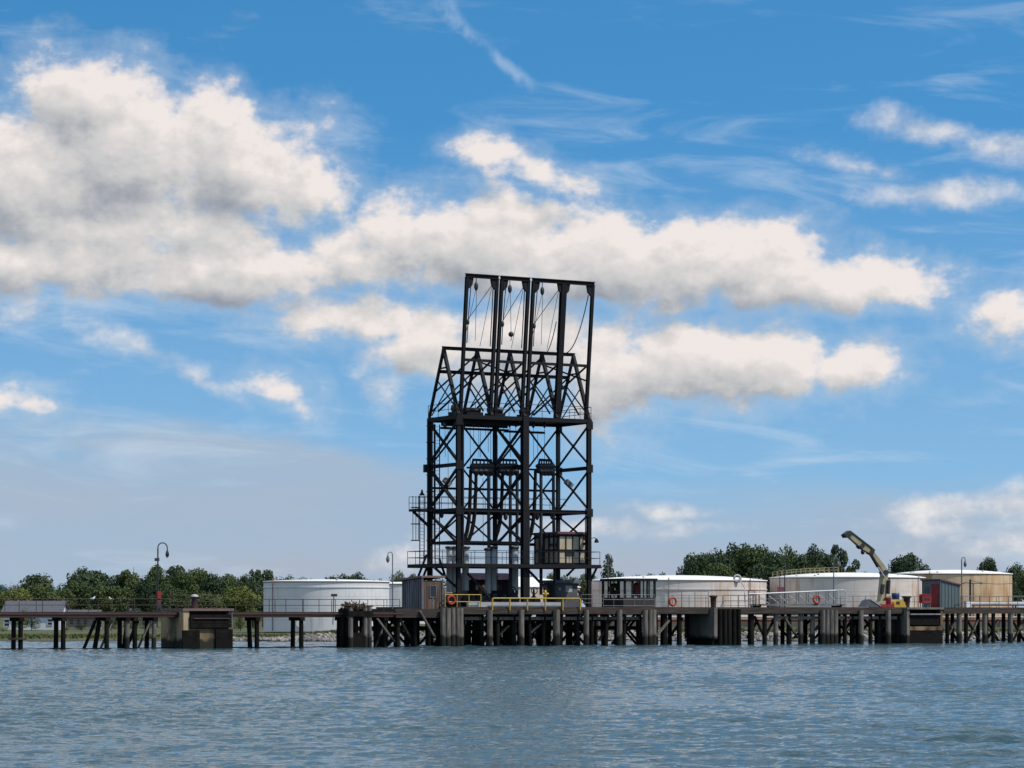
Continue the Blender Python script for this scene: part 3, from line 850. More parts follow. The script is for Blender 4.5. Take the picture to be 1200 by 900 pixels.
def xb(p0, p1, z0, z1, r=.06):
    brace((*p0, z0), (*p1, z1), r); brace((*p1, z0), (*p0, z1), r)


for s, r in ((sl, .085), (sm, .085), (sr, .065)):
    xb((s, VF), (s, VR), Z35 + .1, Z4 - .5, r); xb((s, VF), (s, VR), Z25, Z35 - .4, r); xb((s, VF), (s, VR), Z2 - .2 if s != sr else 9.2, Z25 - .4, r * .9)
for i in range(4):
    a, b2 = (HB[i] , VR), (HB[i + 1], VR)
    xb(a, b2, Z35 - .2, Z4 - .5, .06); xb(a, b2, Z25, Z35 - .2, .055); xb(a, b2, Z2, Z25 - .4, .055)
for a, c in (((509, 665), (537, 690)), ((548, 672), (574, 700)), ((618, 667), (642, 692))):   # struts below the main platform
    brace(PZ(*a, VF + .2), PZ(*c, VF + .2), .08)
for px0, py0, px1, py1 in ((500, 650, 490, 676), (504, 655, 496, 676), (515, 655, 522, 676), (664, 675, 675, 664), (677, 692, 689, 710)):
    brace(PZ(px0, py0, 6.5), PZ(px1, py1, 6.5), .07)
brace((sr + .1, VF, 5.6), (9.8, VF, 7.0), .07)


for s in (sl, sm, sr):
    for v in (VF, VR):
        for z in (Z25 - .2, Z35 - .2, Z4 - .5):
            build('gusset_plate', MB().box((s - .3, v - .24, z - .42), (s + .3, v - .21, z + .3)), STEEL, tw)
for px, y0, y1, v, r in ((543, 489, 660, VF + .6, .07), (612, 489, 700, VF + .8, .06), (655.5, 489, 640, VR - .4, .05), (506.5, 489, 690, VR - .5, .06), (620, 600, 700, VF + .5, .08), (686, 596, 700, VF + .4, .05)):
    build('conduit', MB().tube([PZ(px, y0, v), PZ(px, y1, v)], r, 6), STEEL2, tw)


def deck(s0, s1, v0, v1, z, th=.14, edge=.3):
    p = build('platform', MB().box((s0, v0, z - th), (s1, v1, z)), STEEL, tw)
    for v in (v0, v1):
        build('edge_beam', MB().bar((s0, v, z - th - edge / 2 + .1), (s1, v, z - th - edge / 2 + .1), .12, edge), STEEL, p)
    for s in (s0, s1):
        build('edge_beam', MB().bar((s, v0 + .07, z - th - edge / 2 + .1), (s, v1 - .07, z - th - edge / 2 + .1), .12, edge), STEEL, p)
    return p


def prail(pts, z, h=1.1, step=1.6, r=.028):
    """platform railing as one part with posts below it"""
    mb = MB()
    for q in (1.0, .5):
        mb.tube([(s, v, z + h * q) for s, v in pts], r, 6)
    p = build('platform_railing', mb, STEEL, tw)
    for (s0, v0), (s1, v1) in zip(pts, pts[1:]):
        n = max(1, round(math.hypot(s1 - s0, v1 - v0) / step))
        for i in range(n):
            f = i / n
            build('railing_post', MB().tube([(s0 + (s1 - s0) * f, v0 + (v1 - v0) * f, z), (s0 + (s1 - s0) * f, v0 + (v1 - v0) * f, z + h)], r, 6), STEEL, p)
    return p


pm = deck(-6.2, 9.8, 1.3, 7.9, Z1, .12, .3)
prail([(-6.2, 7.9), (-6.2, 3.2), (-6.1, 1.4), (9.75, 1.4)], Z1, 1.15)
prail([(9.75, 1.4), (9.75, 7.9), (-6.2, 7.9)], Z1, 1.15)
pw = deck(-6.0, sr, 6.1, 8.0, Z25, .1, .22)
prail([(-6.0, 6.1), (sr, 6.1)], Z25, 1.1)
prail([(-6.0, 8.0), (sr - 2, 8.0)], Z25, 1.1)
brace((-5.8, 7.6, Z25 - .2), (sl, 7.6, 10.6), .09)
pt = deck(sl - .1, sr + .25, VF - .1, VR + .2, Z4, .12, .34)
prail([(sl, VR + .2), (sl, VF - .05), (sr + .2, VF - .05), (sr + .2, VR + .2)], Z4, 1.1, 1.7)
# toe plates and machinery on the upper platform
for i, (s, v, w, dd, h) in enumerate(((sl + .5, 3.4, .9, 1.0, .9), (sl + 2.0, 3.0, 1.6, .8, .6), (sl + 4.3, 3.2, 1.6, .9, .8), (sl + 5.6, 5.5, 1.2, 1.0, .7), (sm + .6, 3.4, .8, .9, .7))):
    wch = build('winch', MB().box((s - w / 2, v - dd / 2, Z4 + .002), (s + w / 2, v + dd / 2, Z4 + .3)), STEEL, tw)
    build('drum', MB().tube([(s - w / 2 + .1, v, Z4 + .3 + h * .35), (s + w / 2 - .1, v, Z4 + .3 + h * .35)], h * .34, 12), STEEL2, wch)
build('floor_joist', MB().box((sl + .5, 3.0, Z4 - .75), (sm, 3.3, Z4 - .16)), STEEL, tw)
build('floor_joist', MB().box((sl + .5, 6.0, Z4 - .75), (sm + .5, 6.2, Z4 - .16)), STEEL, tw)

# ridge A-frames on the upper platform
ZR = 26.1
for i, s in enumerate(HB):
    af = build('ridge_frame', MB().bar((s, VR, Z4), (s, VC, ZR), .2, .24), STEEL, tw)
    build('leg', MB().bar((s, VF, Z4), (s, VC, ZR), .26, .3), STEEL, af)
    f = .62
    build('tie', MB().bar((s, VF + (VC - VF) * .72, Z4 + (ZR - Z4) * .72), (s, VR + (VC - VR) * .72, Z4 + (ZR - Z4) * .72), .1, .14), STEEL, af)
    build('cross_strut', MB().bar((s, VR + (VC - VR) * .55, Z4 + (ZR - Z4) * .55), (s, VF + .1, Z4 + .35), .08, .1), STEEL, af)
    build('cross_strut', MB().bar((s, VF + (VC - VF) * .5, Z4 + (ZR - Z4) * .5), (s, VR - .5, Z4 + .2), .07, .08), STEEL, af)
beam((HB[0] - .15, VC, ZR + .1), (HB[4] + .15, VC, ZR + .1), .24, .3)
beam((HB[0] - .1, VR + (VC - VR) * .68, 24.2), (HB[4] + .1, VR + (VC - VR) * .68, 24.2), .2, .3)
for i in range(4):
    brace((HB[i], VC, ZR - .9), (HB[i + 1], VF + .15, Z4 + 3.4), .06) if i % 2 else brace((HB[i + 1], VC, ZR - .3), (HB[i], VR - .7, 22.3), .06)
    brace((HB[i] + .1, VR - .1, Z4 + .5), (HB[i + 1], VC + .9, 24.2), .055)

# leaning portal frames
ZTOP, LEAN = 32.2, 1.25
v0 = VF + .25


def up(s, z):                                         # a point in the leaning plane
    return (s, v0 - LEAN * (z - Z4) / (ZTOP - Z4), z)


sbase = [(S(539.5, v0), S(574.6, v0)), (S(580.2, v0), S(611.3, v0)), (S(617.2, v0), S(652.5, v0)), (S(652.5, v0), S(686.5, v0))]
mids = []
for i, (a, b2) in enumerate(sbase):
    pf = build('portal_frame', MB().ibar(up(a - (.15 if i < 3 else -.3), ZTOP), up(b2 + (.15 if i != 2 else .29), ZTOP), .34, .34, .06), STEEL, tw)
    if i < 3:
        build('leg', MB().ibar(up(a, Z4), up(a, ZTOP - .18), .26, .3, .06), STEEL, pf)
    build('leg', MB().ibar(up(b2, Z4), up(b2, ZTOP - .18), .5 if i == 2 else .26, .42 if i == 2 else .3, .06), STEEL, pf)
    build('middle_rail', MB().bar(up(a + .18, 24.95), up(b2 - .18, 24.95), .16, .24), STEEL, pf)
    for ss, sg in ((a, 1), (b2, -1)):
        q = up(ss, 0)
        vv = up(ss, ZTOP - .5)[1]
        build('gusset', MB().prism([(ss + sg * .15, ZTOP - .18), (ss + sg * .62, ZTOP - .18), (ss + sg * .5, ZTOP - .8), (ss + sg * .15, ZTOP - 1.15)], 'y', vv - .12, vv + .12), STEEL, pf)
    brace(up(b2, Z4 + 4.9), (a + .4, VR - .3, Z4 + .6), .06)
    brace(up(a, Z4 + 3.4), (b2 - .5, VF + .6, Z4 + .4), .05)

# ladders with safety cages
for px, z0, z1, lab in ((494.5, Z1, Z25 + 1.1, ''), (512.5, Z1, Z4 - .6, '')):
    s, v = S(px, 6.6), 6.6
    mb = MB()
    for q in (-.22, .22):
        mb.bar((s + q, v, z0), (s + q, v, z1), .07)
    z = z0 + .2
    while z < z1:
        mb.tube([(s - .22, v, z), (s + .22, v, z)], .018, 6); z += .3
    ld = build('ladder', mb, STEEL, tw)
    cg = MB()
    for q, w in ((-.95, -.1), (-.62, -.55), (-.45, .3)):
        cg.bar((s + q, v + w, z0 + 2.1 if q == -.62 else z0 + 2.1), (s + q, v + w, z1), .045)
    z = z0 + 2.1
    while z <= z1 + .01:
        pts = [(s - .22, v, z), (s - .5, v - .5, z), (s - .95, v - .3, z), (s - .95, v + .25, z), (s - .4, v + .35, z), (s - .22, v, z)]
        cg.tube(pts, .045, 6); z += 1.45
    build('safety_cage', cg, STEEL, ld)
build('ladder_cap', MB().lathe((S(494.5, 6.6), 6.6, Z25 + 1.2), [(.3, 0), (.12, .2), (.06, .5)], 10), STEEL, tw)
# side flood lights clamped to the braces
for px, py, v in ((524, 565, 5), (666.5, 567, 4.5)):
    p = PZ(px, py, v)
    build('flood_lamp', MB().bar(Vector(p) + Vector((-.3, 0, .25)), Vector(p) + Vector((.3, 0, -.25)), .42, .42), GREYRAIL, tw)
p = PZ(500, 549, 7.4)
build('junction_box', MB().box((p[0] - .25, 7.2, p[2] - .35), (p[0] + .2, 7.6, p[2] + .35)), STEEL, tw)
s, _, z = PZ(697, 631, 1.8)
fl = build('lamp_arm', MB().tube([(sr + .2, 1.8, z), (s - .1, 1.8, z + .08), (s + .2, 1.8, z - .02)], .035, 6), STEEL, tw)
build('lamp_head', MB().lathe((s + .18, 1.8, z - .38), [(.19, 0), (.2, .1), (.1, .34)], 10), STEEL, fl)

# trolley beam and hanging tackle below the upper platform
tb = build('trolley_beam', MB().ibar((S(516, 4.6), 4.6, 19.15), (S(596, 4.6), 4.6, 19.15), .16, .2, .05), STEEL, tw)
build('trolley_beam', MB().ibar((S(591, 3.9), 3.9, 19.0), (S(638.5, 3.9), 3.9, 19.0), .16, .2, .05), STEEL, tw)


def tackle(label, px, py, v, ztop, r=.17, tail=None, group=None, py_tail=None):
    s, _, z = PZ(px, py, v)
    t = thing('pulley_block', label, 'pulley', (s, v, z), group=group)
    build('sheave', MB().ball((s, v, z), (r, r * .7, r * 1.7), 10, 6), STEEL2, t)
    build('strop', MB().tube([(s, v, z + r * 1.5), (s, v, ztop)], .035, 6), WIRE, t)
    if py_tail is not None:
        build('fall_line', MB().tube([(s, v, z - r * 1.5), (s + .02, v, ZP(px, py_tail, v))], .022, 6), WIRE, t)
    return t


G = 'small pulley blocks hung in a row under the upper platform'
for i, (px, py, tl) in enumerate(((521.5, 498, 536), (555, 496.5, 520), (561, 497, 536), (569, 496, 510), (572, 498, 530), (590, 497, 515), (597, 497, 530), (604.5, 497, 515), (625, 498, 538), (638, 498, 538))):
    tackle('small dark pulley block hung under the upper platform', px, py, 4.6 if px < 590 else 3.9, Z4 - .5, .17 if i not in (0, 1) else .2, None, G, tl)
for px, py, v, lab in ((517.5, 602.5, 6.5, 'dark block hanging under the middle walkway by the caged ladder'), (592.5, 605, 5.8, 'dark block hanging under the middle walkway in the tower centre'),
                       (629.5, 605, 5.8, 'dark block hanging under the middle walkway right of centre'), (647, 604, 5.8, 'smallest dark block hanging under the middle walkway, furthest right')):
    tackle(lab, px, py, v, Z25 - .3, .22)
# hoist rope sets in the portal frames
for i, (px, py, lab) in enumerate(((558, 335.5, 'hoist rope set hanging inside the first leaning portal frame'), (597.5, 338.5, 'hoist rope set with low hook ball inside the second leaning portal frame'),
                                   (635.5, 341, 'hoist rope set hanging inside the third leaning portal frame'))):
    a, b2 = sbase[i]
    vv = up(a, 31.4)[1]
    s, _, z = PZ(px, py, vv)
    t = thing('hoist_rope_set', lab, 'hoist', (s, vv, z))
    build('pulley_block', MB().ball((s, vv, z), (.2, .15, .38), 10, 6), STEEL2, t)
    build('strop', MB().tube([(s, vv, z + .36), (s, vv, ZTOP - .18)], .04, 6), WIRE, t)
    zl = 26.6 if i != 1 else PZ(px, 389, vv)[2]
    build('rope', MB().tube([(s + .04, vv, z - .36), (s + .12, vv + (.4 if i != 1 else 0), zl)], .024, 6), WIRE, t)
    build('rope', MB().tube([(s - .05, vv, z - .36), (s - .75, vv + .5, 27.2)], .022, 6), WIRE, t)
    build('rope', MB().tube([up(b2 - .55, ZTOP - .8), up(a + .12, 28.2)], .03, 6), WIRE, t)
    build('rope', MB().tube([up(b2 - .5, ZTOP - .9), (b2 - 1.15, v0 - .2, 26.2)], .024, 6), WIRE, t)
    build('chain', MB().tube([up(a + .42, ZTOP - .9), up(a + .33, 29), up(a + .3, 26.4)], .045, 6), WIRE, t)
    build('chain', MB().tube([up(b2 - .36, ZTOP - .9), up(b2 - .34, 29), up(b2 - .36, 26.2)], .05, 6), WIRE, t)
    cl = up(a + .3, 28.2)
    build('rope_clamp', MB().ball(cl, (.16, .12, .26), 8, 6), STEEL2, t)
    if i == 1:
        build('hook_ball', MB().ball((s + .12, vv, zl - .2), (.24, .24, .24), 12, 8), STEEL2, t)
        build('hook', MB().tube([(s + .12, vv, zl - .44), (s + .16, vv, zl - .62), (s + .06, vv, zl - .75)], .035, 6), STEEL2, t)


def sag(p, q, drop, n=12):
    p, q = Vector(p), Vector(q)
    return [p.lerp(q, i / n) + Vector((0, 0, -drop * 4 * (i / n) * (1 - i / n))) for i in range(n + 1)]


p0, p1 = PZ(689.5, 346, 1.15), PZ(663, 414, 1.7)
mb = MB().tube(sag(p0, p1, 1.15), .05, 6)
build('slack_cable', mb, WIRE, None, p1, label='slack dark cable sagging across the rightmost portal frame', cat='cable')
p0, p1 = PZ(652, 377, 1.3), PZ(641, 413, 1.7)
build('slack_cable', MB().tube(sag(p0, p1, .35), .045, 6), WIRE, None, p1, label='short slack cable hanging in the third portal frame', cat='cable')
# thin guide wires down the tower
gwt = thing('guide_wires', 'thin vertical signal wires running down inside the tower', 'wires', (S(565, 5), 5, DZ))
for px, y0, y1, v in ((509, 490, 655, 6.9), (525, 500, 600, 5), (551, 500, 560, 5), (563, 503, 536, 5), (575, 505, 655, 5.2), (583, 510, 700, 5), (566, 560, 640, 5.2), (630, 505, 540, 4.4), (598, 500, 536, 4.4)):
    build('wire', MB().tube([PZ(px, y0, v), PZ(px + .3, y1, v)], .022, 6), WIRE, gwt)

# ------------------------------------------------------------------ loading arms: manifold, hoses, risers
AV = 4.6


def arm(label, x0, x1, drops, risers):
    P = lambda x, y, dv=0: (S(x, AV), AV + dv, ZP(x, y, AV))
    t = thing('cargo_hose_rig', label, 'hose rig', (S((x0 + x1) / 2, AV), AV, DZ))
    man = MB().bar(P(x0, 538.8), P(x1, 539.6), .16, .22)
    man.bar(P(x0 + .5, 539), P(x0 - 1.8, 549), .14); man.bar(P(x1 - .5, 539), P(x1 + 1, 549), .14)
    n = 5
    for i in range(1, n):
        x = x0 + (x1 - x0) * i / n
        man.bar(P(x, 540), P(x, 547), .1)
    build('lifting_frame', man, STEEL, t)
    build('manifold', MB().tube([P(x0 - 2, 547.5), P((x0 + x1) / 2, 547.2), P(x1 + 1.2, 547.8)], .3, 10), STEEL2, t)
    for i in range(4):
        x = x0 - 1 + (x1 - x0 + 1.5) * (i + .5) / 4
        build('valve', MB().lathe(P(x, 549), [(.2, -.45), (.42, -.32), (.42, -.15), (.25, 0), (.42, .12), (.42, .3), (.2, .45)], 12), STEEL2, t)
        build('swivel', MB().ball(P(x + 2.2, 553.5), (.28, .28, .34), 10, 6), STEEL2, t)
    for xa, xb, straight in drops:
        if straight:
            pts = [P(xa, 547), P(xa, 553), P(xa, 600), P(xb, 660), P(xb, 697)]
            build('drop_pipe', MB().tube(pts, .15, 8), STEEL2, t)
        else:
            pts = []
            for f, g in ((0, 0), (.12, .02), (.35, .07), (.55, .14), (.7, .27), (.82, .46), (.92, .72), (1, 1)):
                pts.append(P(xa + (xb - xa) * g, 550 + 88 * f))
            build('hose', MB().tube(pts, [.14, .15, .16, .17, .18, .18, .18, .18], 10), RUBBER, t)
    for x, w, y0, y1 in risers:
        rr = build('riser', MB().tube([P(x, y0), P(x, y1)], w, 12), PALECOL, t)
        build('flange', MB().lathe(P(x, y0 + 1.5), [(w * 1.05, -.12), (w * 1.4, -.1), (w * 1.4, .06), (w * 1.05, .08)], 14), STEEL2, rr)
        build('base_valve', MB().lathe((S(x, AV), AV, DZ + .2), [(w, -.2), (w * 1.5, .1), (w * 1.6, .5), (w * 1.1, .75), (w, 1.0)], 12), STEEL2, rr)
    return t


arm('left hose rig: two hoses curving down to pale risers', 554, 576, ((551.5, 542.5, False), (558, 547, False), (572.5, 573, True)), ((526.5, .26, 640, 694), (533, .26, 640, 694), (545.5, .3, 640, 692)))
arm('middle hose rig: hose and two straight pipes in the tower centre', 586, 605, ((589, 577, False), (598, 598, True), (606, 605.5, True)), ((572, .27, 642, 706), (578.5, .27, 640, 692)))
arm('right hose rig: hose and two straight pipes before the cabin', 632, 646, ((627.5, 617, False), (634, 634, True), (648.5, 650, True)), ((602.5, .32, 640, 692),))
# pipework on the deck
for px, lab in ((560, 'dark deck valve manifold between the pale risers'), (597, 'dark deck valve manifold left of the thick front post'), (622, 'dark deck valve stand right of the thick front post')):
    s, v = S(px, 3.6), 3.6
    t = thing('valve_manifold', lab, 'valve', (s, v, DZ))
    build('pipe', MB().tube([(s - .9, v, DZ + .5), (s + .9, v, DZ + .5)], .22, 10), STEEL2, t)
    build('pipe', MB().tube([(s - .5, v, DZ), (s - .5, v, DZ + 1.1)], .18, 10), STEEL2, t)
    build('bonnet', MB().lathe((s + .3, v, DZ + .5), [(.3, 0), (.34, .3), (.12, .5), (.08, 1.1)], 10), STEEL2, t)
    build('handwheel', MB().torus((s + .3, v - .1, DZ + 1.45), (1, 0, 0), (0, 0, 1), .3, .05, 16, 6), RED if px == 622 else STEEL2, t)
yv = thing('yellow_valve', 'small yellow hydrant valve behind the long yellow rail', 'valve', (S(639, 1.2), 1.2, DZ))
build('body', MB().lathe((S(639, 1.2), 1.2, DZ), [(.1, 0), (.1, .9), (.14, .95), (.15, 1.3), (.12, 1.4), (.05, 1.5)], 12), YELLOW, yv)
build('outlet', MB().tube([(S(639, 1.2) - .3, 1.2, DZ + 1.15), (S(639, 1.2) + .3, 1.2, DZ + 1.15)], .1, 10), YELLOW, yv)

# ------------------------------------------------------------------ cabin on the main platform
v = 2.9
s0, s1 = S(655, v), S(687, v)
v1 = v + 4.3
cz = Z1 + 2.75
cab = thing('control_cabin', 'beige panelled control cabin with maroon roof on the tower platform', 'cabin', ((s0 + s1) / 2, v, Z1))
build('wall', MB().box((s0, v, Z1 + .01), (s1, v1, cz)), BEIGE, cab)
build('roof', MB().box((s0 - .25, v - .25, cz + .003), (s1 + .1, v1 + .25, cz + .2)), MAROON, cab)
mb = MB()
for i in range(5):
    x = s0 + (s1 - s0) * i / 4
    mb.bar((x, v - .03, Z1 + .01), (x, v - .03, cz), .1, .06)
for z in (Z1 + .1, Z1 + 1.3, cz - .12):
    mb.bar((s0, v - .045, z), (s1, v - .045, z), .09, .16)
build('panel_frame', mb, STEEL, cab)
mb = MB()
for i in range(6):
    x = v + (v1 - v) * i / 5
    mb.bar((s0 - .03, x, Z1 + .01), (s0 - .03, x, cz), .16, .08)
for z in (Z1 + .1, Z1 + 1.3, cz - .2):
    mb.bar((s0 - .045, v, z), (s0 - .045, v1, z), .09, .2)
build('panel_frame', mb, STEEL, cab)
for i in (0, 1):
    build('window', MB().box((s0 - .02, v + .15 + i * .86, Z1 + 1.42), (s0 - .003, v + .75 + i * .86, cz - .3)), DARKGL, cab)
build('window', MB().box((s0 + .6, v - .02, Z1 + .75), (s0 + 1.6, v - .003, Z1 + 1.2)), DARKGL, cab)
build('dark_door', MB().box((s0 - .025, v1 - 1.6, Z1 + .1), (s0 - .003, v1 - .85, cz - .3)), DARKW, cab)

# ------------------------------------------------------------------ buildings on the wharf
v = .3
s0, s1 = S(495, v), S(519, v)
v1 = v + 3.9
zb, zt, zt2 = 3.05, ZP(519, 677, v), ZP(470, 680, v1)
sh = thing('wharf_shed', 'weathered board shed with rusty roof edge left of the tower', 'shed', ((s0 + s1) / 2, v, zb))
build('wall', MB().prism([(v, zb), (v1, zb), (v1, zt - .25), (v, zt - .05)], 'x', s0, s0 + .12), SHEDW, sh)
build('wall', MB().box((s0 + .123, v, zb), (s1, v1, zt - .25)), SHEDB, sh)
build('roof', MB().prism([(v - .2, zt), (v1 + .2, zt - .22), (v1 + .2, zt - .05), (v - .2, zt + .17)], 'x', s0 - .2, s1 + .15), SHEDR, sh)
w = build('window', MB().box((s0 + .75, v - .02, zb + 1.3), (s0 + 1.25, v - .004, zb + 2.15)), DARKGL, sh)
mb = MB()
for a, c in (((s0 + .7, zb + 1.2), (s0 + 1.3, zb + 1.2)), ((s0 + .7, zb + 2.2), (s0 + 1.3, zb + 2.2)), ((s0 + .7, zb + 1.2), (s0 + .7, zb + 2.2)), ((s0 + 1.3, zb + 1.2), (s0 + 1.3, zb + 2.2))):
    mb.bar((a[0], v - .04, a[1]), (c[0], v - .04, c[1]), .07)
build('frame', mb, GREYRAIL, w)
build('corner_board', MB().bar((s0 - .03, v - .03, zb), (s0 - .03, v - .03, zt), .14), GREYRAIL, sh)
build('corner_board', MB().bar((s1 - .03, v - .035, zb), (s1 - .03, v - .035, zt - .26), .12), GREYRAIL, sh)
build('batten', MB().bar((s0 + 1.0, v - .03, zb), (s0 + 1.0, v - .03, zb + 1.16), .12, .05), GREYRAIL, sh)
mb = MB()
for i in range(9):
    y = v + .3 + i * .42
    mb.bar((s0 - .015, y, zb), (s0 - .015, y, zt - .3), .05, .03)
build('board_seam', mb, SHEDW, sh)
build('sill_beam', MB().box((s0 - .15, v - .12, 2.55), (s1 + .1, v1, zb - .003)), RUBBER, sh)

v = 9.2
s0, s1 = S(548, v), S(603, v)
mb_ = thing('maroon_roof_store', 'dark clad store with low maroon roof behind the pale risers', 'building', ((s0 + s1) / 2, v, DZ))
zw = ZP(575, 679, v)
build('wall', MB().box((s0, v, DZ), (s1, v + 2.9, zw)), DARKW, mb_)
build('roof', MB().prism([(v - .25, zw + .003), (v + 3.1, zw + .003), (v + 1.6, zw + .6)], 'x', s0 - .2, s1 + .2), MAROON, mb_)
build('door', MB().box((s0 + 1.2, v - .04, DZ + .02), (s0 + 2.2, v - .004, DZ + 2.0)), SHEDB, mb_)

v = 5.6
s0, s1 = S(652, v), S(677, v)
v1 = v + 2.4
zt = ZP(665, 683.5, v)
hu = thing('grey_hut', 'small grey hut with flat overhanging roof under the cabin', 'hut', ((s0 + s1) / 2, v, DZ))
build('wall', MB().box((s0, v, DZ), (s1, v1, zt)), HUT, hu)
build('roof', MB().box((s0 - .3, v - .3, zt + .003), (s1 + .15, v1 + .3, zt + .28)), HUTR, hu)
build('window', MB().box((s0 + .95, v - .02, DZ + 1.35), (s0 + 1.65, v - .004, DZ + 1.95)), CURB, hu)
build('notice', MB().box((s0 + .25, v - .02, DZ + 1.5), (s0 + .45, v - .004, DZ + 1.75)), CURB, hu)
dd = build('door', MB().box((s0 - .03, v + .5, DZ + .05), (s0 - .004, v + 1.5, DZ + 2.0)), DARKW, hu)
build('frame', MB().bar((s0 - .05, v + 1.56, DZ), (s0 - .05, v + 1.56, DZ + 2.05), .09), GREYRAIL, dd)

# glass shelter
v = .9
s0, s1 = S(732, v), S(768, v)
v1 = v + 3.9
zt = ZP(768, 679.3, v)
gs = thing('glass_shelter', 'dark framed glass shelter on the wharf right of the tower', 'shelter', ((s0 + s1) / 2, v, DZ))
build('roof', MB().box((s0 - .15, v - .15, zt - .12), (s1 + .15, v1 + .15, zt + .1)), STEEL, gs)
build('base_panel', MB().box((s0, v, DZ), (s1, v + .08, DZ + .85)), DARKW, gs)
build('base_panel', MB().box((s0, v + .083, DZ), (s0 + .08, v1, DZ + .85)), DARKW, gs)
build('base_panel', MB().box((s1 - .08, v + .083, DZ), (s1, v1, DZ + .85)), DARKW, gs)
for i in range(5):
    x = s0 + .05 + (s1 - s0 - .1) * i / 4
    for vv in (v + .05, v1 - .05):
        build('mullion', MB().bar((x, vv, DZ + .853 if vv < v1 - .1 else DZ), (x, vv, zt - .123), .17 if i in (0, 4) else .13), STEEL, gs)
for i in range(1, 4):
    y = v + (v1 - v) * i / 4
    for ss in (s0 + .05, s1 - .05):
        build('mullion', MB().bar((ss, y, DZ + .853), (ss, y, zt - .123), .09), STEEL, gs)
build('pane', MB().box((s0 + .1, v + .03, DZ + .9), (s1 - .1, v + .045, zt - .2)), GLASS, gs)
build('pane', MB().box((s0 + .03, v + .1, DZ + .9), (s0 + .045, v1 - .1, zt - .2)), GLASS, gs)
s, _, z = PZ(746, 689.5, v + 1.0)
hb = thing('red_bundle', 'dark red bundle hanging inside the glass shelter', 'bundle', (s, v + 1.0, z))
build('bundle', MB().lathe((s, v + 1.0, z - .7), [(.28, 0), (.36, .2), (.34, .8), (.22, 1.15), (.08, 1.25)], 10), RED, hb)
build('hanger', MB().tube([(s, v + 1, z + .55), (s, v + 1, zt - .12)], .03, 6), WIRE, hb)
s, _, z = PZ(720, 690.5, v + 2.6)
hb = thing('tan_bundle', 'tan rope bundle hanging inside the left end of the glass shelter', 'bundle', (s, v + 2.6, z))
build('bundle', MB().torus((s, v + 2.6, z), (1, 0, 0), (0, 0, 1), .36, .22, 16, 8), NEST, hb)
build('hanger', MB().tube([(s, v + 2.6, z + .3), (s, v + 2.6, zt - .12)], .03, 6), WIRE, hb)


# ------------------------------------------------------------------ gulls
def gull(label, px, py, v, face):
    s, _, z = PZ(px, py, v)
    t = thing('gull', label, 'gull', (s, v, z))
    b_ = MB().tube([(s - face * .26, v, z + .12), (s - face * .12, v, z + .16), (s + face * .05, v, z + .2), (s + face * .14, v, z + .28), (s + face * .17, v, z + .36), (s + face * .22, v, z + .4)], [.025, .08, .1, .075, .06, .045], 10)
    build('body', b_, GULLW, t)
    build('wing', MB().tube([(s - face * .34, v - .02, z + .13), (s - face * .1, v - .03, z + .2), (s + face * .08, v - .02, z + .22)], [.02, .085, .04], 8), GULLG, t)
    build('bill', MB().tube([(s + face * .25, v, z + .4), (s + face * .33, v, z + .38)], [.02, .006], 6), BILL, t)
    for q in (-.03, .03):
        build('leg', MB().tube([(s, v + q, z), (s - face * .01, v + q, z + .12)], .012, 6), BILL, t)
    t.scale = (.75, .75, .75)


gull('white gull standing on the brown weed of the pile cluster', 412, 709, -.6, -1)
gull('white gull perched on the trestle handrail, left of the other one', 109, 703.4, 0.0, 1)
gull('white gull perched on the far trestle handrail, right of the other one', 130, 704.0, 2.28, -1)

# ------------------------------------------------------------------ ground behind
# one sheet: dips under the water, rises in a bank at the far shore and runs to the horizon
xs = np.concatenate([np.linspace(-3500, -300, 9), np.linspace(-260, 320, 117), np.linspace(380, 3800, 9)])
ys = np.concatenate([np.array([-600, -200, 0, 120, 200, 250, 262]), np.arange(266, 300, 1.2), np.arange(300, 420, 6), np.array([440, 480, 560, 700, 900, 1200, 1800, 2600, 4000])])
gx, gy = np.meshgrid(xs, ys)
shore = 275.5 + 2.0 * np.sin(gx * .05 + 1) + 1.2 * np.sin(gx * .17) + np.clip((gx - 10) * .04, 0, 8)
d_ = gy - shore
right = np.clip((gx + 27) / 12, 0, 1)
right = right * right * (3 - 2 * right)
bank = np.where(d_ < 0, np.maximum(d_ * .35, -2.5), np.minimum(d_ * .30, .72))
top = right * (np.clip(d_ / 50, 0, 1) * .65 + bank * 1.0) + (1 - right) * (np.where(d_ < 0, bank, np.minimum(d_ * .05, .35) + np.clip(d_ / 100, 0, 1) * .05))
hill = 7 * np.exp(-((gx + 190) / 70) ** 2) * np.exp(-((gy - 900) / 160) ** 2) * (gy > 480)
gz = np.where(d_ < 0, bank, top + hill) + np.where((d_ > 0) & (d_ < 200), .05 * np.sin(gx * .9) * np.sin(gy * .7), 0)
nv = gx.size
me = bpy.data.meshes.new('ground')
idx = np.arange(nv).reshape(gx.shape)
faces = np.stack([idx[:-1, :-1], idx[:-1, 1:], idx[1:, 1:], idx[1:, :-1]], -1).reshape(-1, 4)
me.from_pydata(np.stack([gx, gy, gz], -1).reshape(-1, 3).tolist(), [], faces.tolist())
me.polygons.foreach_set('use_smooth', [True] * len(faces))
m, nt, N, L, b = newmat('shore_ground')
b.inputs['Roughness'].default_value = 0.95
g = N.new('ShaderNodeNewGeometry'); sp = N.new('ShaderNodeSeparateXYZ'); L.new(g.outputs['Position'], sp.inputs[0])
n1 = N.new('ShaderNodeTexNoise'); n1.inputs['Scale'].default_value = .25; n1.inputs['Detail'].default_value = 8; L.new(g.outputs['Position'], n1.inputs['Vector'])
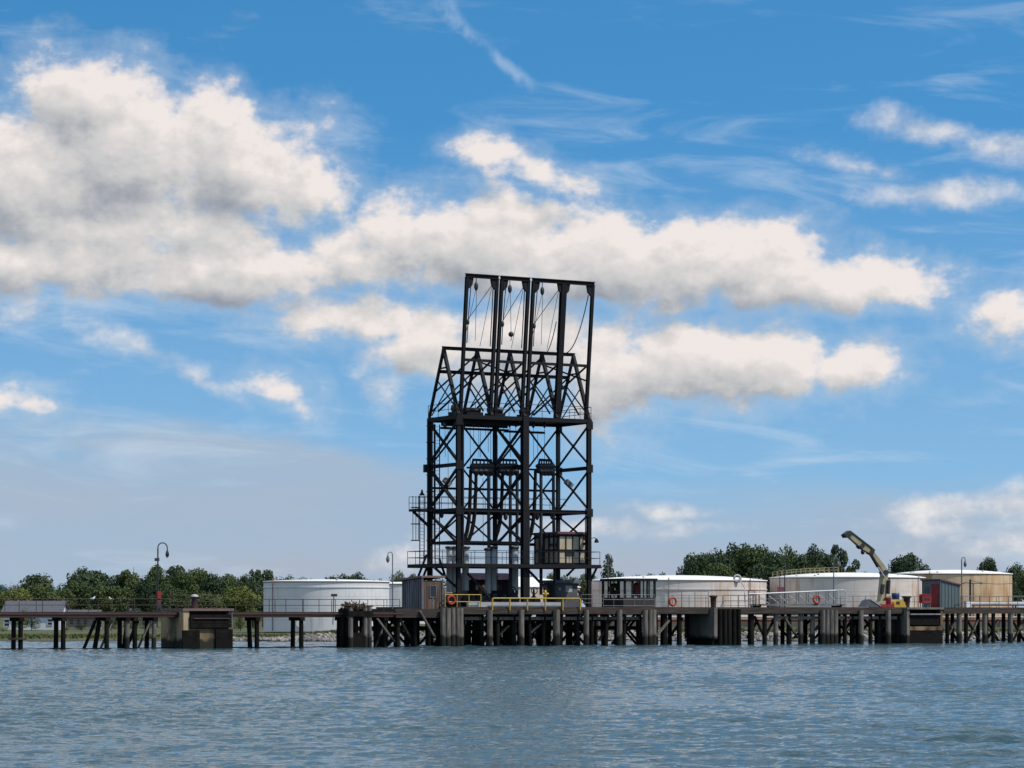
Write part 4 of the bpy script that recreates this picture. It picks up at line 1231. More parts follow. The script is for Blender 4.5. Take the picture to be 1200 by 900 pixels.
n2 = N.new('ShaderNodeTexNoise'); n2.inputs['Scale'].default_value = 2.0; n2.inputs['Detail'].default_value = 6; L.new(g.outputs['Position'], n2.inputs['Vector'])
cr_ = N.new('ShaderNodeValToRGB'); L.new(n1.outputs['Fac'], cr_.inputs[0])
cr_.color_ramp.elements[0].position = .35; cr_.color_ramp.elements[0].color = (.055, .085, .018, 1)
cr_.color_ramp.elements[1].position = .65; cr_.color_ramp.elements[1].color = (.13, .12, .04, 1)
mu = N.new('ShaderNodeMix'); mu.data_type = 'RGBA'; mu.blend_type = 'MULTIPLY'; mu.inputs[0].default_value = .6
L.new(cr_.outputs[0], mu.inputs[6]); L.new(n2.outputs['Color'], mu.inputs[7])
hgt = N.new('ShaderNodeMath'); hgt.operation = 'MULTIPLY_ADD'; L.new(n2.outputs['Fac'], hgt.inputs[0]); hgt.inputs[1].default_value = -.25; L.new(sp.outputs['Z'], hgt.inputs[2])
mr = N.new('ShaderNodeMapRange'); L.new(hgt.outputs[0], mr.inputs['Value']); mr.inputs['From Min'].default_value = -.02; mr.inputs['From Max'].default_value = .08
mx = N.new('ShaderNodeMix'); mx.data_type = 'RGBA'; mx.inputs[6].default_value = (.05, .042, .03, 1)
L.new(mr.outputs['Result'], mx.inputs[0]); L.new(mu.outputs[2], mx.inputs[7]); L.new(mx.outputs[2], b.inputs['Base Color'])
me.materials.append(m)
go = bpy.data.objects.new('ground', me); COL.objects.link(go); tag(go, kind='structure')


def ground_z(x, y):
    sh_ = 275.5 + 2.0 * math.sin(x * .05 + 1) + 1.2 * math.sin(x * .17) + min(max((x - 10) * .04, 0), 8)
    d = y - sh_
    r = min(max((x + 27) / 12, 0), 1); r = r * r * (3 - 2 * r)
    bk = max(d * .35, -2.5) if d < 0 else min(d * .30, .72)
    if d < 0: return bk
    return r * (min(d / 50, 1) * .65 + bk) + (1 - r) * (min(d * .05, .35) + min(d / 100, 1) * .05)


# tall shore grass and riprap
mb = MB()
for i in range(9000):
    px = random.uniform(-60, 1260)
    Y = random.uniform(277, 300)
    x = XW(px, Y) + random.uniform(-.5, .5)
    z = ground_z(x, Y)
    if z < (.55 if x > -24 else .12): continue
    h = random.uniform(.12, .38)
    a = random.uniform(0, math.pi)
    dx, dy = math.cos(a) * .16, math.sin(a) * .16
    mb.add([(x - dx, Y - dy, z - .02), (x + dx, Y + dy, z - .02), (x + dx * .2 + random.uniform(-.1, .1), Y + random.uniform(-.1, .1), z + h)], [(0, 1, 2)])
GRASS = leafmat('shore_grass', (0.07, 0.095, 0.022), (0.15, 0.145, 0.05))
build('shore_grass', mb, GRASS, None, (0, 285, 0), 'world', kind='stuff', cat='grass', label='rough green and straw grass along the far bank')
mb = MB()
for i in range(3600):
    px = random.uniform(255, 1290)
    Y = random.uniform(273.5, 281)
    x = XW(px, Y)
    Y = 275.5 + 2.0 * math.sin(x * .05 + 1) + 1.2 * math.sin(x * .17) + min(max((x - 10) * .04, 0), 8) + random.uniform(-.6, 2.6)
    r = random.uniform(.1, .27)
    z = ground_z(x, Y)
    vs = []
    for kx in range(6):
        pass
    rot = Matrix.Rotation(random.uniform(0, 6.28), 3, Vector((random.gauss(0, 1), random.gauss(0, 1), random.gauss(0, 1))).normalized())
    base = [(1, 0, 0), (-1, 0, 0), (0, 1, 0), (0, -1, 0), (0, 0, 1), (0, 0, -1), (.6, .6, .6), (-.6, -.6, .6), (.6, -.6, -.6), (-.6, .6, -.6)]
    corners = [Vector((sx * random.uniform(.6, 1), sy * random.uniform(.6, 1), sz * random.uniform(.5, .9))) for sx in (-1, 1) for sy in (-1, 1) for sz in (-1, 1)]
    cs = [rot @ (c * r) + Vector((x, Y, z + r * .25)) for c in corners]
    mb.add(cs, [(0, 1, 3, 2), (4, 6, 7, 5), (0, 4, 5, 1), (2, 3, 7, 6), (0, 2, 6, 4), (1, 5, 7, 3)])
build('riprap', mb, ROCK, None, (0, 277, 0), 'world', kind='stuff', cat='rocks', label='pale riprap stones heaped along the waterline of the far bank')

PIPERED = mat('pipe_rust_red', (0.24, 0.05, 0.035), (0.15, 0.045, 0.03), rough=0.7, nscale=.8)
# pipeline and low dike before the right tanks
Yp = 312
x0, x1 = XW(600, Yp), XW(1330, Yp)
zp = ZW(726.8, Yp)
pp = thing('shore_pipeline', 'rust red pipeline running on supports before the right tanks', 'pipeline', ((x0 + x1) / 2, Yp, 1.3), 'world')
build('pipe', MB().tube([(x0, Yp, zp), (x1, Yp, zp)], .16, 10), PIPERED, pp)
build('pipe', MB().tube([(x0, Yp + .5, zp + .32), (x1, Yp + .5, zp + .32)], .13, 10), CURB, pp)
for i in range(16):
    x = x0 + (x1 - x0) * (i + .5) / 16
    build('support', MB().bar((x, Yp + .2, .9), (x, Yp + .2, zp - .16), .3), CONCD, pp)
Yw = 316
zw = ZW(727.5, Yw)
build('dike_wall', MB().box((x0, Yw, .8), (x1, Yw + .4, zw)), CONCD, None, ((x0 + x1) / 2, Yw, 1), 'world', label='low grey dike wall behind the rust red pipeline', cat='wall')


# ------------------------------------------------------------------ storage tanks
def tank(label, pxl, pxr, py_wall, py_apex, Yc, m, zb=None, pipes=(), bands=(), extra=None, apex_px=None):
    x0, x1 = XW(pxl, Yc), XW(pxr, Yc)
    Rr, xc = (x1 - x0) / 2, (x0 + x1) / 2
    zb = ground_z(xc, Yc) - .05 if zb is None else zb
    zw = ZW(py_wall, Yc)
    za = ZW(py_apex, Yc)
    t = thing('storage_tank', label, 'tank', (xc, Yc, zb), 'world')
    n = 96
    build('shell', MB().lathe((xc, Yc, 0), [(Rr, zb), (Rr, zw)], n), m, t)
    dm = za - zw
    build('roof', MB().lathe((xc, Yc, 0), [(Rr + .12, zw - .09), (Rr + .12, zw + .004), (Rr * .8, zw + dm * .42), (Rr * .55, zw + dm * .74), (Rr * .3, zw + dm * .92), (Rr * .1, zw + dm * .99), (.0, za)], n), TROOF, t)
    mb = MB()
    for k in range(n):
        a0, a1 = 2 * math.pi * k / n, 2 * math.pi * (k + 1) / n
        mb.bar((xc + (Rr + .05) * math.cos(a0), Yc + (Rr + .05) * math.sin(a0), zw - .12), (xc + (Rr + .05) * math.cos(a1), Yc + (Rr + .05) * math.sin(a1), zw - .12), .1, .1)
    build('rim_angle', mb, SHEDR, t)
    for py in bands:
        z = ZW(py, Yc - Rr * .9)
        mb = MB()
        for k in range(n):
            a0, a1 = 2 * math.pi * k / n, 2 * math.pi * (k + 1) / n
            mb.bar((xc + (Rr + .04) * math.cos(a0), Yc + (Rr + .04) * math.sin(a0), z), (xc + (Rr + .04) * math.cos(a1), Yc + (Rr + .04) * math.sin(a1), z), .1, .14)
        build('stiffener_ring', mb, m, t)
    for px in pipes:
        f = (XW(px, Yc) - xc) / Rr
        a = -math.acos(max(-1, min(1, f)))
        p = (xc + (Rr + .18) * math.cos(a), Yc + (Rr + .18) * math.sin(a))
        build('downpipe', MB().tube([(*p, zb + .1), (*p, zw + .1), (p[0] + .0, p[1] + .6, zw + .25)], .055, 8), SHEDR if m is not TANKT else DARKW, t)
    for k in range(5):                               # roof vents
        a = random.uniform(math.pi * 1.05, math.pi * 1.95)
        q = Rr * random.uniform(.75, .97)
        zz = zw + dm * (.1 if q > Rr * .85 else .38)
        build('vent', MB().lathe((xc + q * math.cos(a), Yc + q * math.sin(a), zz - .05), [(.1, 0), (.1, .14), (.17, .16), (.15, .22), (.04, .25)], 8), CURB, t)
    build('manhole', MB().tube([(xc - Rr * .35, Yc - Rr * .937 + .1, zb + 1.0), (xc - Rr * .35, Yc - Rr * .937 - .25, zb + 1.0)], .45, 14), m, t)
    return t, xc, Rr, zw, za


T1, *_ = tank('plain white storage tank standing alone on the grass left of the shed', 309, 456, 681.2, 679, 345, TANKW, pipes=(324.5,), bands=(688,))
tank('white tank peeking out between the left tank and the shed', 420, 520, 684, 682, 372, TANKW)
tank('white tank seen through the tower legs with steep white roof', 520, 680, 688, 675.5, 372, TANKP)
TA, xa, Ra, zwa, zaa = tank('pinkish white tank with bare shell behind the glass shelter', 686, 898, 680.3, 674.2, 372, TANKP, pipes=(778, 872), bands=(690.5,))
mb = MB().torus((XW(864, 362), 362, zwa + .15), (1, 0, 0), (0, 0, 1), .42, .16, 16, 8)
build('gooseneck_vent', mb, CURB, TA)
mb = MB().tube([(XW(866, 360), 360.3, zwa + .1), (XW(870, 358), 358.5, zwa - .5), (XW(873, 356), 356.6, zwa - 1.1), (XW(873, 356), 356.4, zwa - 3)], .08, 8)
build('vent_pipe', mb, CURB, TA)
TCt, xc_, Rc, zwc, zac = tank('white tank with railed roof stair left of the crane', 902.5, 1083, 676.8, 671, 375, TANKP, pipes=(911, 1068))
mb = MB()
for k in range(15):
    f = k / 14
    x = xc_ - Rc * (.98 - f * .85); y = 375 - Rc * .18
    q = math.hypot(x - xc_, y - 375) / Rc
    z = zwc + (zac - zwc) * (1 - q * q) ** .8
    mb.bar((x, y, z - .1), (x, y, z + .7), .05)
    mb.bar((x, y, z + .02), (x, y + 1.0, z + .02), .3, .05); mb.bar((x, y + 1.0, z - .1), (x, y + 1.0, z + .7), .05)
    if k:
        for h in (.36, .7):
            mb.bar((px_, y, pz_ + h), (x, y, z + h), .05)
            mb.bar((px_, y + 1.0, pz_ + h), (x, y + 1.0, z + h), .05)
    px_, pz_ = x, z
build('roof_railing', mb, CREAM, TCt)
tank('rust stained tan tank at the far right behind the booth', 1046, 1185, 672.5, 667.8, 405, TANKT, pipes=(1081,))
# yard utility pole
x, y = XW(1137, 330), 330
up_ = thing('utility_pole', 'dark yard pole with lamp arms before the tan tank', 'pole', (x, y, 1.3), 'world')
build('pole', MB().tube([(x, y, 1.3), (x, y, ZW(679, 330))], .13, 8), STEEL2, up_)
build('pole', MB().tube([(x + .35, y, 1.3), (x + .35, y, ZW(684, 330))], .06, 8), STEEL2, up_)
z = ZW(683.5, 330)
build('lamp_arm', MB().tube([(x, y, z), (x - .7, y, z + .1)], .05, 6), STEEL2, up_)
build('lamp_arm', MB().tube([(x, y, z), (x + 1.3, y, z)], .05, 6), STEEL2, up_)
for q in (-.8, .35, 1.35):
    build('lamp_head', MB().ball((x + q, y, z - .02), (.2, .15, .1), 10, 6), GREYRAIL, up_)
build('overhead_cable', MB().tube(sag((x, y, ZW(680, 330)), (XW(1190, 345), 345, ZW(683, 345)), .3), .03, 6), WIRE, None, (x, y, z), 'world', label='thin overhead wire from the yard pole to the right', cat='wire')


# ------------------------------------------------------------------ houses on the left shore
def house(label, pxl, pxr, py_ridge, py_eave, Y, wallm, roofm, depth, wins, gable='side'):
    x0, x1 = XW(pxl, Y), XW(pxr, Y)
    zb = ground_z((x0 + x1) / 2, Y) - .1
    ze, zr = ZW(py_eave, Y), ZW(py_ridge, Y + depth / 2)
    h = thing('house', label, 'house', ((x0 + x1) / 2, Y, zb), 'world')
    build('wall', MB().prism([(Y, zb), (Y + depth, zb), (Y + depth, ze), (Y + depth / 2, zr - .15), (Y, ze)], 'x', x0, x1), wallm, h)
    o = .35
    sl_ = (zr - ze) / (depth / 2)
    build('roof', MB().prism([(Y - o, ze - o * sl_ + .03), (Y + depth / 2, zr), (Y + depth + o, ze - o * sl_ + .03), (Y + depth + o, ze - o * sl_ + .2), (Y + depth / 2, zr + .18), (Y - o, ze - o * sl_ + .2)], 'x', x0 - .4, x1 + .4), roofm, h)
    for px, py, w, hh in wins:
        x, z = XW(px, Y), ZW(py, Y)
        wi = build('window', MB().box((x - w / 2, Y - .03, z - hh / 2), (x + w / 2, Y - .004, z + hh / 2)), DARKGL, h)
        mb = MB()
        for a, c in (((-1, -1), (1, -1)), ((-1, 1), (1, 1)), ((-1, -1), (-1, 1)), ((1, -1), (1, 1)), ((-1, 0), (1, 0))):
            mb.bar((x + a[0] * w / 2, Y - .05, z + a[1] * hh / 2), (x + c[0] * w / 2, Y - .05, z + c[1] * hh / 2), .08)
        build('frame', mb, wallm, wi)
    return h


house('white cottage with long grey roof at the far left shore', 4, 70, 705.5, 719, 395, HOUSEW, HROOF, 8, ((8, 730, .8, 1.0), (58.5, 729, .7, .9), (30, 729, .8, 1.0)))
house('low tan house behind shrubs right of the white cottage', 77, 112, 716, 723.5, 388, HOUSET, HROOF, 6, ((84, 729, .5, .8), (92, 729, .5, .8), (100, 729, .5, .8)))

# ------------------------------------------------------------------ trees
def crown_mesh(name, seed, kind, material, nleaf=4200):
    rg = np.random.default_rng(seed)
    cl = []
    if kind == 'spruce':
        for i in range(46):
            t = i / 45
            r = .30 * (1 - t) ** .85 + .012
            for k in range(5):
                a = rg.uniform(0, 6.28)
                q = r * rg.uniform(.5, 1.0)
                cl.append((q * math.cos(a), q * math.sin(a), .1 + .9 * t - .03 * q / .3, .035 + .06 * (1 - t)))
    else:
        nl = {'broad': 30, 'round': 24, 'sparse': 17, 'tall': 26, 'shrub': 16}[kind]
        W_ = {'broad': .46, 'round': .40, 'sparse': .42, 'tall': .27, 'shrub': .62}[kind]
        zlo = {'broad': .22, 'round': .26, 'sparse': .22, 'tall': .14, 'shrub': .0}[kind]
        for i in range(nl):
            while True:
                p = rg.uniform(-1, 1, 3)
                if np.linalg.norm(p) <= 1: break
            p = p / max(np.linalg.norm(p), .25) * rg.uniform(.45, 1.0) if kind != 'sparse' else p
            zc = (zlo + 1) / 2; hz = (1 - zlo) / 2
            lr = rg.uniform(.09, .17) if kind != 'sparse' else rg.uniform(.06, .12)
            taper = 1.0 - .35 * max(0, p[2]) - .12 * max(0, -p[2])
            cl.append((p[0] * (W_ - lr * .6) * taper, p[1] * (W_ - lr * .6) * taper, zc + p[2] * (hz - lr * .7), lr))
        if kind in ('broad', 'round', 'tall', 'shrub'):
            for i in range(6): cl.append((rg.uniform(-.15, .15) * W_ / .4, rg.uniform(-.15, .15) * W_ / .4, rg.uniform(zlo + .15, .8), .16 * W_ / .4))
    cl = np.array(cl)
    wgt = cl[:, 3] ** 2; wgt /= wgt.sum()
    ci = rg.choice(len(cl), nleaf, p=wgt)
    d = rg.normal(size=(nleaf, 3)); d /= np.linalg.norm(d, axis=1, keepdims=True)
    rad = rg.uniform(.62, 1.12, nleaf) ** .7
    c = cl[ci, :3] + d * (cl[ci, 3] * rad)[:, None] * np.array([1, 1, .8])
    ls = rg.uniform(.014, .026, nleaf) if kind != 'spruce' else rg.uniform(.012, .024, nleaf)
    nrm = d * .7 + rg.normal(size=(nleaf, 3)) * .6 + np.array([0, 0, .35])
    nrm /= np.linalg.norm(nrm, axis=1, keepdims=True)
    t = np.cross(nrm, rg.normal(size=(nleaf, 3))); t /= np.linalg.norm(t, axis=1, keepdims=True)
    u = np.cross(nrm, t)
    l1, l2 = ls[:, None], (ls * rg.uniform(.5, .9, nleaf))[:, None]
    q = np.stack([c - t * l1, c + u * l2 * .9 - t * l1 * .1, c + t * l1 * 1.1, c - u * l2], 1).reshape(-1, 3)
    me = bpy.data.meshes.new(name)
    me.from_pydata(q.tolist(), [], np.arange(nleaf * 4).reshape(-1, 4).tolist())
    me.materials.append(material)
    return me, cl


def trunk_mesh(name, cl, seed, kind):
    rg = random.Random(seed)
    mb = MB()
    mb.tube([(0, 0, -.03), (.004, 0, .15), (rg.uniform(-.02, .02), rg.uniform(-.02, .02), .4), (rg.uniform(-.03, .03), rg.uniform(-.03, .03), .7), (0, 0, .93)], [.028, .021, .017, .011, .003], 8)
    if kind != 'spruce':
        for c in cl[:14]:
            z0 = max(.12, min(.6, c[2] - .22))
            mb.tube([(0, 0, z0), (c[0] * .5, c[1] * .5, (z0 + c[2]) / 2 - .02), (c[0], c[1], c[2])], [.011, .007, .003], 6)
    me = bpy.data.meshes.new(name)
    me.from_pydata(mb.v, [], mb.f)
    me.polygons.foreach_set('use_smooth', mb.sm)
    me.materials.append(BARK)
    return me


PROTO = {}


def proto(kind, tint, k):
    key = (kind, tint, k)
    if key not in PROTO:
        seed = hash((len(kind), ord(kind[0]), ord(tint[0]), k)) % 10000
        cm, cl = crown_mesh('crown', seed, kind, {'g': LEAF, 'd': LEAFD, 'y': LEAFY, 'b': LEAFB}[tint], {'spruce': 4600, 'sparse': 3000, 'shrub': 2200}.get(kind, 5200))
        PROTO[key] = (cm, trunk_mesh('trunk', cl, seed, kind))
    return PROTO[key]


def tree(px, halfw, py_top, Y, kind, tint, k, label, group=None, name='tree', zb=None):
    x = XW(px, Y)
    zb = ground_z(x, Y) if zb is None else zb
    h = ZW(py_top, Y) - zb
    halfw *= 1.22 if 410 < Y < 475 and px < 345 else 1.08
    wx = halfw / F * Y / {'broad': .46, 'round': .40, 'sparse': .42, 'tall': .27, 'spruce': .30, 'shrub': .62}[kind]
    cm, tm = proto(kind, tint, k)
    t = bpy.data.objects.new(name, None)
    COL.objects.link(t)
    t.location = (x, Y, zb); t.rotation_euler = (0, 0, random.uniform(0, 6.28)); t.scale = (wx, wx, h)
    tag(t, label, 'shrub' if kind == 'shrub' else 'tree', group)
    for nm, me in (('crown', cm), ('trunk', tm)):
        o = bpy.data.objects.new(nm, me); COL.objects.link(o); o.parent = t
    return t


GL = 'trees of the dense treeline behind the left trestle'
LL = 'leafy green tree in the dense treeline behind the left trestle'
for px, hw, top, Y, kd, tn, k, lab in (
    (-18, 24, 676, 440, 'broad', 'd', 0, 'dark tree cut by the left picture edge behind the white cottage'),
    (44, 22, 667.5, 470, 'broad', 'd', 1, 'dark tree topping the treeline behind the white cottage'),
    (18, 21, 684, 425, 'round', 'y', 0, 'yellow-green round tree behind the white cottage roof'),
    (50, 24, 680, 430, 'broad', 'g', 0, LL),
    (73, 16, 688, 432, 'round', 'g', 1, LL),
    (100, 29, 661, 455, 'broad', 'd', 2, 'big dark domed tree, broadest of the treeline left of the lamp'),
    (118, 22, 668, 460, 'broad', 'd', 0, LL),
    (90, 19, 678, 440, 'round', 'g', 0, LL),
    (128, 22, 680, 430, 'broad', 'g', 2, LL),
    (157, 18, 658.5, 460, 'sparse', 'g', 0, 'ragged tall tree just left of the hooked lamp'),
    (146, 22, 667, 462, 'broad', 'd', 1, LL),
    (184, 17, 656.5, 462, 'round', 'g', 2, 'tall tree whose crown rises right behind the hooked lamp'),
    (172, 19, 672, 440, 'broad', 'd', 2, LL),
    (203, 16, 659.5, 465, 'tall', 'd', 0, LL),
    (215, 17, 664, 450, 'round', 'g', 0, LL),
    (200, 24, 684, 425, 'broad', 'g', 1, LL),
    (232, 17, 663, 455, 'round', 'g', 1, LL),
    (248, 14, 664.5, 440, 'tall', 'd', 1, 'dark narrow tree in the treeline above the pale domed post'),
    (268, 16, 668, 455, 'round', 'g', 2, LL),
    (281, 24, 682, 425, 'broad', 'y', 0, 'yellow-green bushy tree left of the white tank'),
    (296, 15, 660.5, 455, 'sparse', 'd', 0, 'thin crowned dark tree above the left end of the white tank'),
    (308, 15, 661, 462, 'sparse', 'g', 1, 'open crowned tree with bare twigs above the left end of the white tank'),
    (290, 20, 672, 450, 'broad', 'd', 0, LL),
    (322, 18, 672, 470, 'broad', 'd', 1, LL),
    (240, 22, 690, 420, 'broad', 'g', 2, LL),
    (338, 14, 675, 470, 'round', 'd', 2, LL),
):
    tree(px, hw, top, Y, kd, tn, k, lab, GL if lab == LL else None)
LB = 'small tree top showing above the white tank roof left of the shed'
for px, hw, top in ((338, 16, 671), (352, 16, 672.5), (365, 12, 676), (391, 18, 670), (405, 17, 671.5), (417, 19, 669.5), (430, 16, 673.5), (446, 13, 675.5)):
    tree(px, hw, top, 520, 'broad', 'd', (int(px) % 3), LB, 'tree tops above the left white tank')
tree(467, 15, 667, 470, 'broad', 'g', 1, 'green tree filling the gap between the small lamp and the shed')
tree(486, 13, 670, 480, 'round', 'g', 0, 'green tree behind the tower platform just right of the small lamp')
LT = 'green tree partly hidden behind the lower tower legs'
for px, hw, top in ((520, 20, 676), (622, 18, 672), (648, 18, 668), (668, 16, 669), (690, 16, 667)):
    tree(px, hw, top, 480, 'broad', 'g', int(px) % 3, LT, 'trees behind the lower tower')
tree(712, 16, 651, 440, 'spruce', 'd', 0, 'dark pointed spruce right of the tower', name='spruce_tree')
tree(724, 9, 664, 450, 'round', 'd', 2, 'small rounded tree tucked against the right side of the spruce')
LS = 'low tree top peeking over the pinkish tank right of the spruce'
for px, hw, top in ((745, 12, 671), (762, 14, 668), (778, 14, 669)):
    tree(px, hw, top, 520, 'broad', 'y' if px == 762 else 'g', int(px) % 3, LS, 'low tree tops over the pinkish tank')
LR = 'dark dense tree in the tall row between the pinkish tank and the crane'
for px, hw, top, Y, kd, tn, k in ((806, 17, 651, 432, 'round', 'd', 0), (818, 24, 642.0, 440, 'broad', 'd', 1), (834, 25, 637, 446, 'broad', 'g', 2), (848, 21, 641, 435, 'round', 'd', 1), (861, 24, 635, 445, 'broad', 'd', 0),
                                  (877, 24, 633.5, 440, 'round', 'g', 0), (894, 25, 634.5, 446, 'broad', 'd', 2), (909, 22, 640, 436, 'round', 'd', 1), (925, 23, 636, 446, 'broad', 'g', 1),
                                  (941, 21, 642, 438, 'round', 'd', 2), (954, 23, 636.5, 446, 'broad', 'd', 0), (968, 21, 641, 438, 'broad', 'd', 1), (842, 30, 655, 428, 'broad', 'g', 0), (900, 34, 656, 428, 'broad', 'd', 1), (950, 30, 656, 428, 'broad', 'g', 2)):
    tree(px, hw, top, Y, kd, tn, k, LR, 'tall dark trees behind the right tanks')
tree(979, 15, 630, 440, 'sparse', 'd', 2, 'open branched tree at the right end of the tall row beside the crane')
tree(995, 19, 650, 436, 'sparse', 'd', 1, 'low spreading branches of a tree just left of the crane')
tree(1056, 20, 645, 450, 'broad', 'd', 1, 'dark broad tree right of the crane, left of its taller twin')
tree(1070, 17, 640.5, 455, 'round', 'd', 0, 'taller rounded dark tree right of the crane')
tree(1085, 8, 653, 450, 'tall', 'd', 1, 'narrow dark tree at the right end of the clump beyond the crane')
tree(1045, 20, 663, 445, 'broad', 'g', 2, 'low light green tree at the foot of the clump beyond the crane')
tree(1010, 16, 668, 470, 'shrub', 'y', 0, 'low straw green shrub over the tank roof behind the crane', name='shrub')
tree(1158, 14, 646.5, 455, 'round', 'd', 1, 'solitary round-topped dark tree above the tan tank')
tree(1190, 20, 656, 450, 'broad', 'd', 2, 'green tree at the right end behind the tan tank')
tree(1212, 24, 660, 445, 'broad', 'g', 0, 'tree cut by the right picture edge')
tree(1186, 10, 676, 440, 'round', 'd', 0, 'small dark tree beside the right edge of the tan tank')
# shrubs and low trees on the left shore
LH = 'dark shrub on the grassy shore below the left trestle'
for px, hw, top, Y, tn, k, lab in ((27, 9, 711, 376, 'y', 0, 'yellow-green bush rising before the roof of the white cottage'), (37, 12, 716, 380, 'd', 0, 'big dark shrub before the white cottage'), (18, 8, 724, 384, 'g', 1, 'small green shrub at the left corner of the white cottage'), (96, 10, 728, 370, 'd', 1, LH), (114, 9, 726, 372, 'd', 0, LH),
                                   (78, 7, 734, 366, 'y', 0, 'low yellow-green bush between the white cottage and the tan house'), (130, 14, 716, 375, 'd', 1, LH), (155, 12, 722, 372, 'g', 0, LH), (172, 14, 719, 378, 'd', 0, LH), (196, 14, 716, 378, 'd', 1, LH),
                                   (282, 13, 716, 372, 'y', 1, 'bright green bush on the bank beside the white tank'), (250, 18, 712, 378, 'd', 0, LH), (4, 8, 735, 360, 'y', 1, 'low yellow-green bush at the far left shore'),
                                   (300, 10, 714, 380, 'd', 1, LH)):
    tree(px, hw, top, Y, 'shrub', tn, k, lab, 'shrubs on the left shore' if lab == LH else None, name='shrub')
# far wooded hill: one mass
rg = np.random.default_rng(3)
mb = MB()
me_b, _ = crown_mesh('woods', 5, 'broad', LEAFB, 700)
base = np.array([v_.co[:] for v_ in me_b.vertices])
vs, fs = [], []
for i in range(260):
    Y = rg.uniform(560, 930); x = rg.uniform(XW(-60, Y), XW(330, Y))
    if i < 90: Y = rg.uniform(780, 900); x = rg.uniform(XW(-50, Y), XW(82, Y))
    z = 7 * math.exp(-((x + 190) / 70) ** 2) * math.exp(-((Y - 900) / 160) ** 2)
    h = rg.uniform(5.5, 8) if z > 2 else rg.uniform(5, 8)
    q = base * np.array([h * 1.1, h * 1.1, h]) + np.array([x, Y, z - .5])
    o = len(vs)
    vs += q.tolist()
    fs += [(a + o, a + 1 + o, a + 2 + o, a + 3 + o) for a in range(0, len(q), 4)]
mb.v, mb.f, mb.sm = vs, fs, [False] * len(fs)
me = bpy.data.meshes.new('distant_woods'); me.from_pydata(mb.v, [], mb.f); me.materials.append(LEAFB)
o = bpy.data.objects.new('distant_woods', me); COL.objects.link(o)
tag(o, 'far bluish wooded hill rising behind the left treeline', 'woods', kind='stuff')

SKY_SAT, SKY_VAL, SKY_HUE, EXPO = 1.30, 1.46, 0.488, 0.25
CL_N1, CL_N2 = 1.35, .75
SH_K, SH_T, SH_B, SH_F, SH_0 = .60, .74, .46, .40, .15
WAVE = .165

# ------------------------------------------------------------------ water: one sheet with real waves
def grow(a, b, s0, s1):
    out = [a]
    while out[-1] < b:
        out.append(out[-1] + s0 + (s1 - s0) * (out[-1] - a) / (b - a))
    return out


ynear = grow(38, 290, .075, .42)
ys = np.array([-400, -150, -60, -20, 5, 18, 26, 32] + ynear + [295, 302, 315, 340, 400, 600, 1000, 2000, 4000])
half = np.where(ys > 36, .2531 * ys + 5, .2531 * 36 + 5)
outer = np.array([1.03, 1.08, 1.2, 1.6, 2.5, 6, 20, 80])
us = np.concatenate([-outer[::-1], np.linspace(-1, 1, 801), outer])   # finer spacing nearer the boat
gx = np.clip(us[None, :] * half[:, None], -4000, 4000)
gy = np.repeat(ys[:, None], len(us), 1)
dyv = np.gradient(ys)[:, None]
dxv = (half / 400)[:, None]
gz = np.zeros_like(gx)
rg = np.random.default_rng(21)
NW = 110
lam = np.exp(np.concatenate([rg.uniform(math.log(.40), math.log(1.8), 86), rg.uniform(math.log(1.8), math.log(3.6), 24)]))
ang = rg.normal(0, .48, NW) + math.pi / 2 + .12
ph = rg.uniform(0, 2 * math.pi, NW)
s0 = WAVE / math.sqrt(NW / 2)
spac = np.maximum(dyv, dxv * .8)
grp = .88 + .42 * np.sin(gx * .11 + gy * .045) * np.sin(gy * .07 - gx * .03 + 1.3) + .15 * np.sin(gx * .5 + 2) * np.sin(gy * .21 + gx * .07)
for l, a, p in zip(lam, ang, ph):
    k = 2 * math.pi / l
    att = np.clip((l / spac - 1.8) / 1.6, 0, 1)
    if att.max() <= 0: continue
    arg = k * (math.cos(a) * gx + math.sin(a) * gy) + p
    gz += att * (s0 / k) * (np.sin(arg) + .30 * np.cos(2 * arg))
gz *= grp
gz -= .02
gz *= np.clip((1.0 - np.abs(us)) / .04, 0, 1)[None, :]
ny_, nx_ = gx.shape
idx = np.arange(nx_ * ny_).reshape(gx.shape)
faces = np.stack([idx[:-1, :-1], idx[:-1, 1:], idx[1:, 1:], idx[1:, :-1]], -1).reshape(-1, 4)
me = bpy.data.meshes.new('water')
me.vertices.add(nx_ * ny_)
me.vertices.foreach_set('co', np.stack([gx, gy, gz], -1).reshape(-1).astype(np.float32))
me.loops.add(faces.size)
me.loops.foreach_set('vertex_index', faces.reshape(-1).astype(np.int32))
me.polygons.add(len(faces))
me.polygons.foreach_set('loop_start', np.arange(0, faces.size, 4, dtype=np.int32))
me.update(calc_edges=True)
me.polygons.foreach_set('use_smooth', np.ones(len(faces), dtype=bool))
m, nt, N, L, b = newmat('sea_water')
b.inputs['Base Color'].default_value = (.034, .072, .085, 1)
b.inputs['Roughness'].default_value = .03
b.inputs['IOR'].default_value = 1.333
g = N.new('ShaderNodeNewGeometry')
mp = N.new('ShaderNodeMapping'); mp.inputs['Scale'].default_value = (1.0, 1.9, 1); L.new(g.outputs['Position'], mp.inputs['Vector'])
n1 = N.new('ShaderNodeTexNoise'); n1.inputs['Scale'].default_value = 3.0; n1.inputs['Detail'].default_value = 4; n1.inputs['Roughness'].default_value = .55
L.new(mp.outputs['Vector'], n1.inputs['Vector'])
bp = N.new('ShaderNodeBump'); bp.inputs['Strength'].default_value = .8; bp.inputs['Distance'].default_value = .12
L.new(n1.outputs['Fac'], bp.inputs['Height']); L.new(bp.outputs['Normal'], b.inputs['Normal'])
me.materials.append(m)
wo = bpy.data.objects.new('water', me); COL.objects.link(wo); tag(wo, kind='structure')

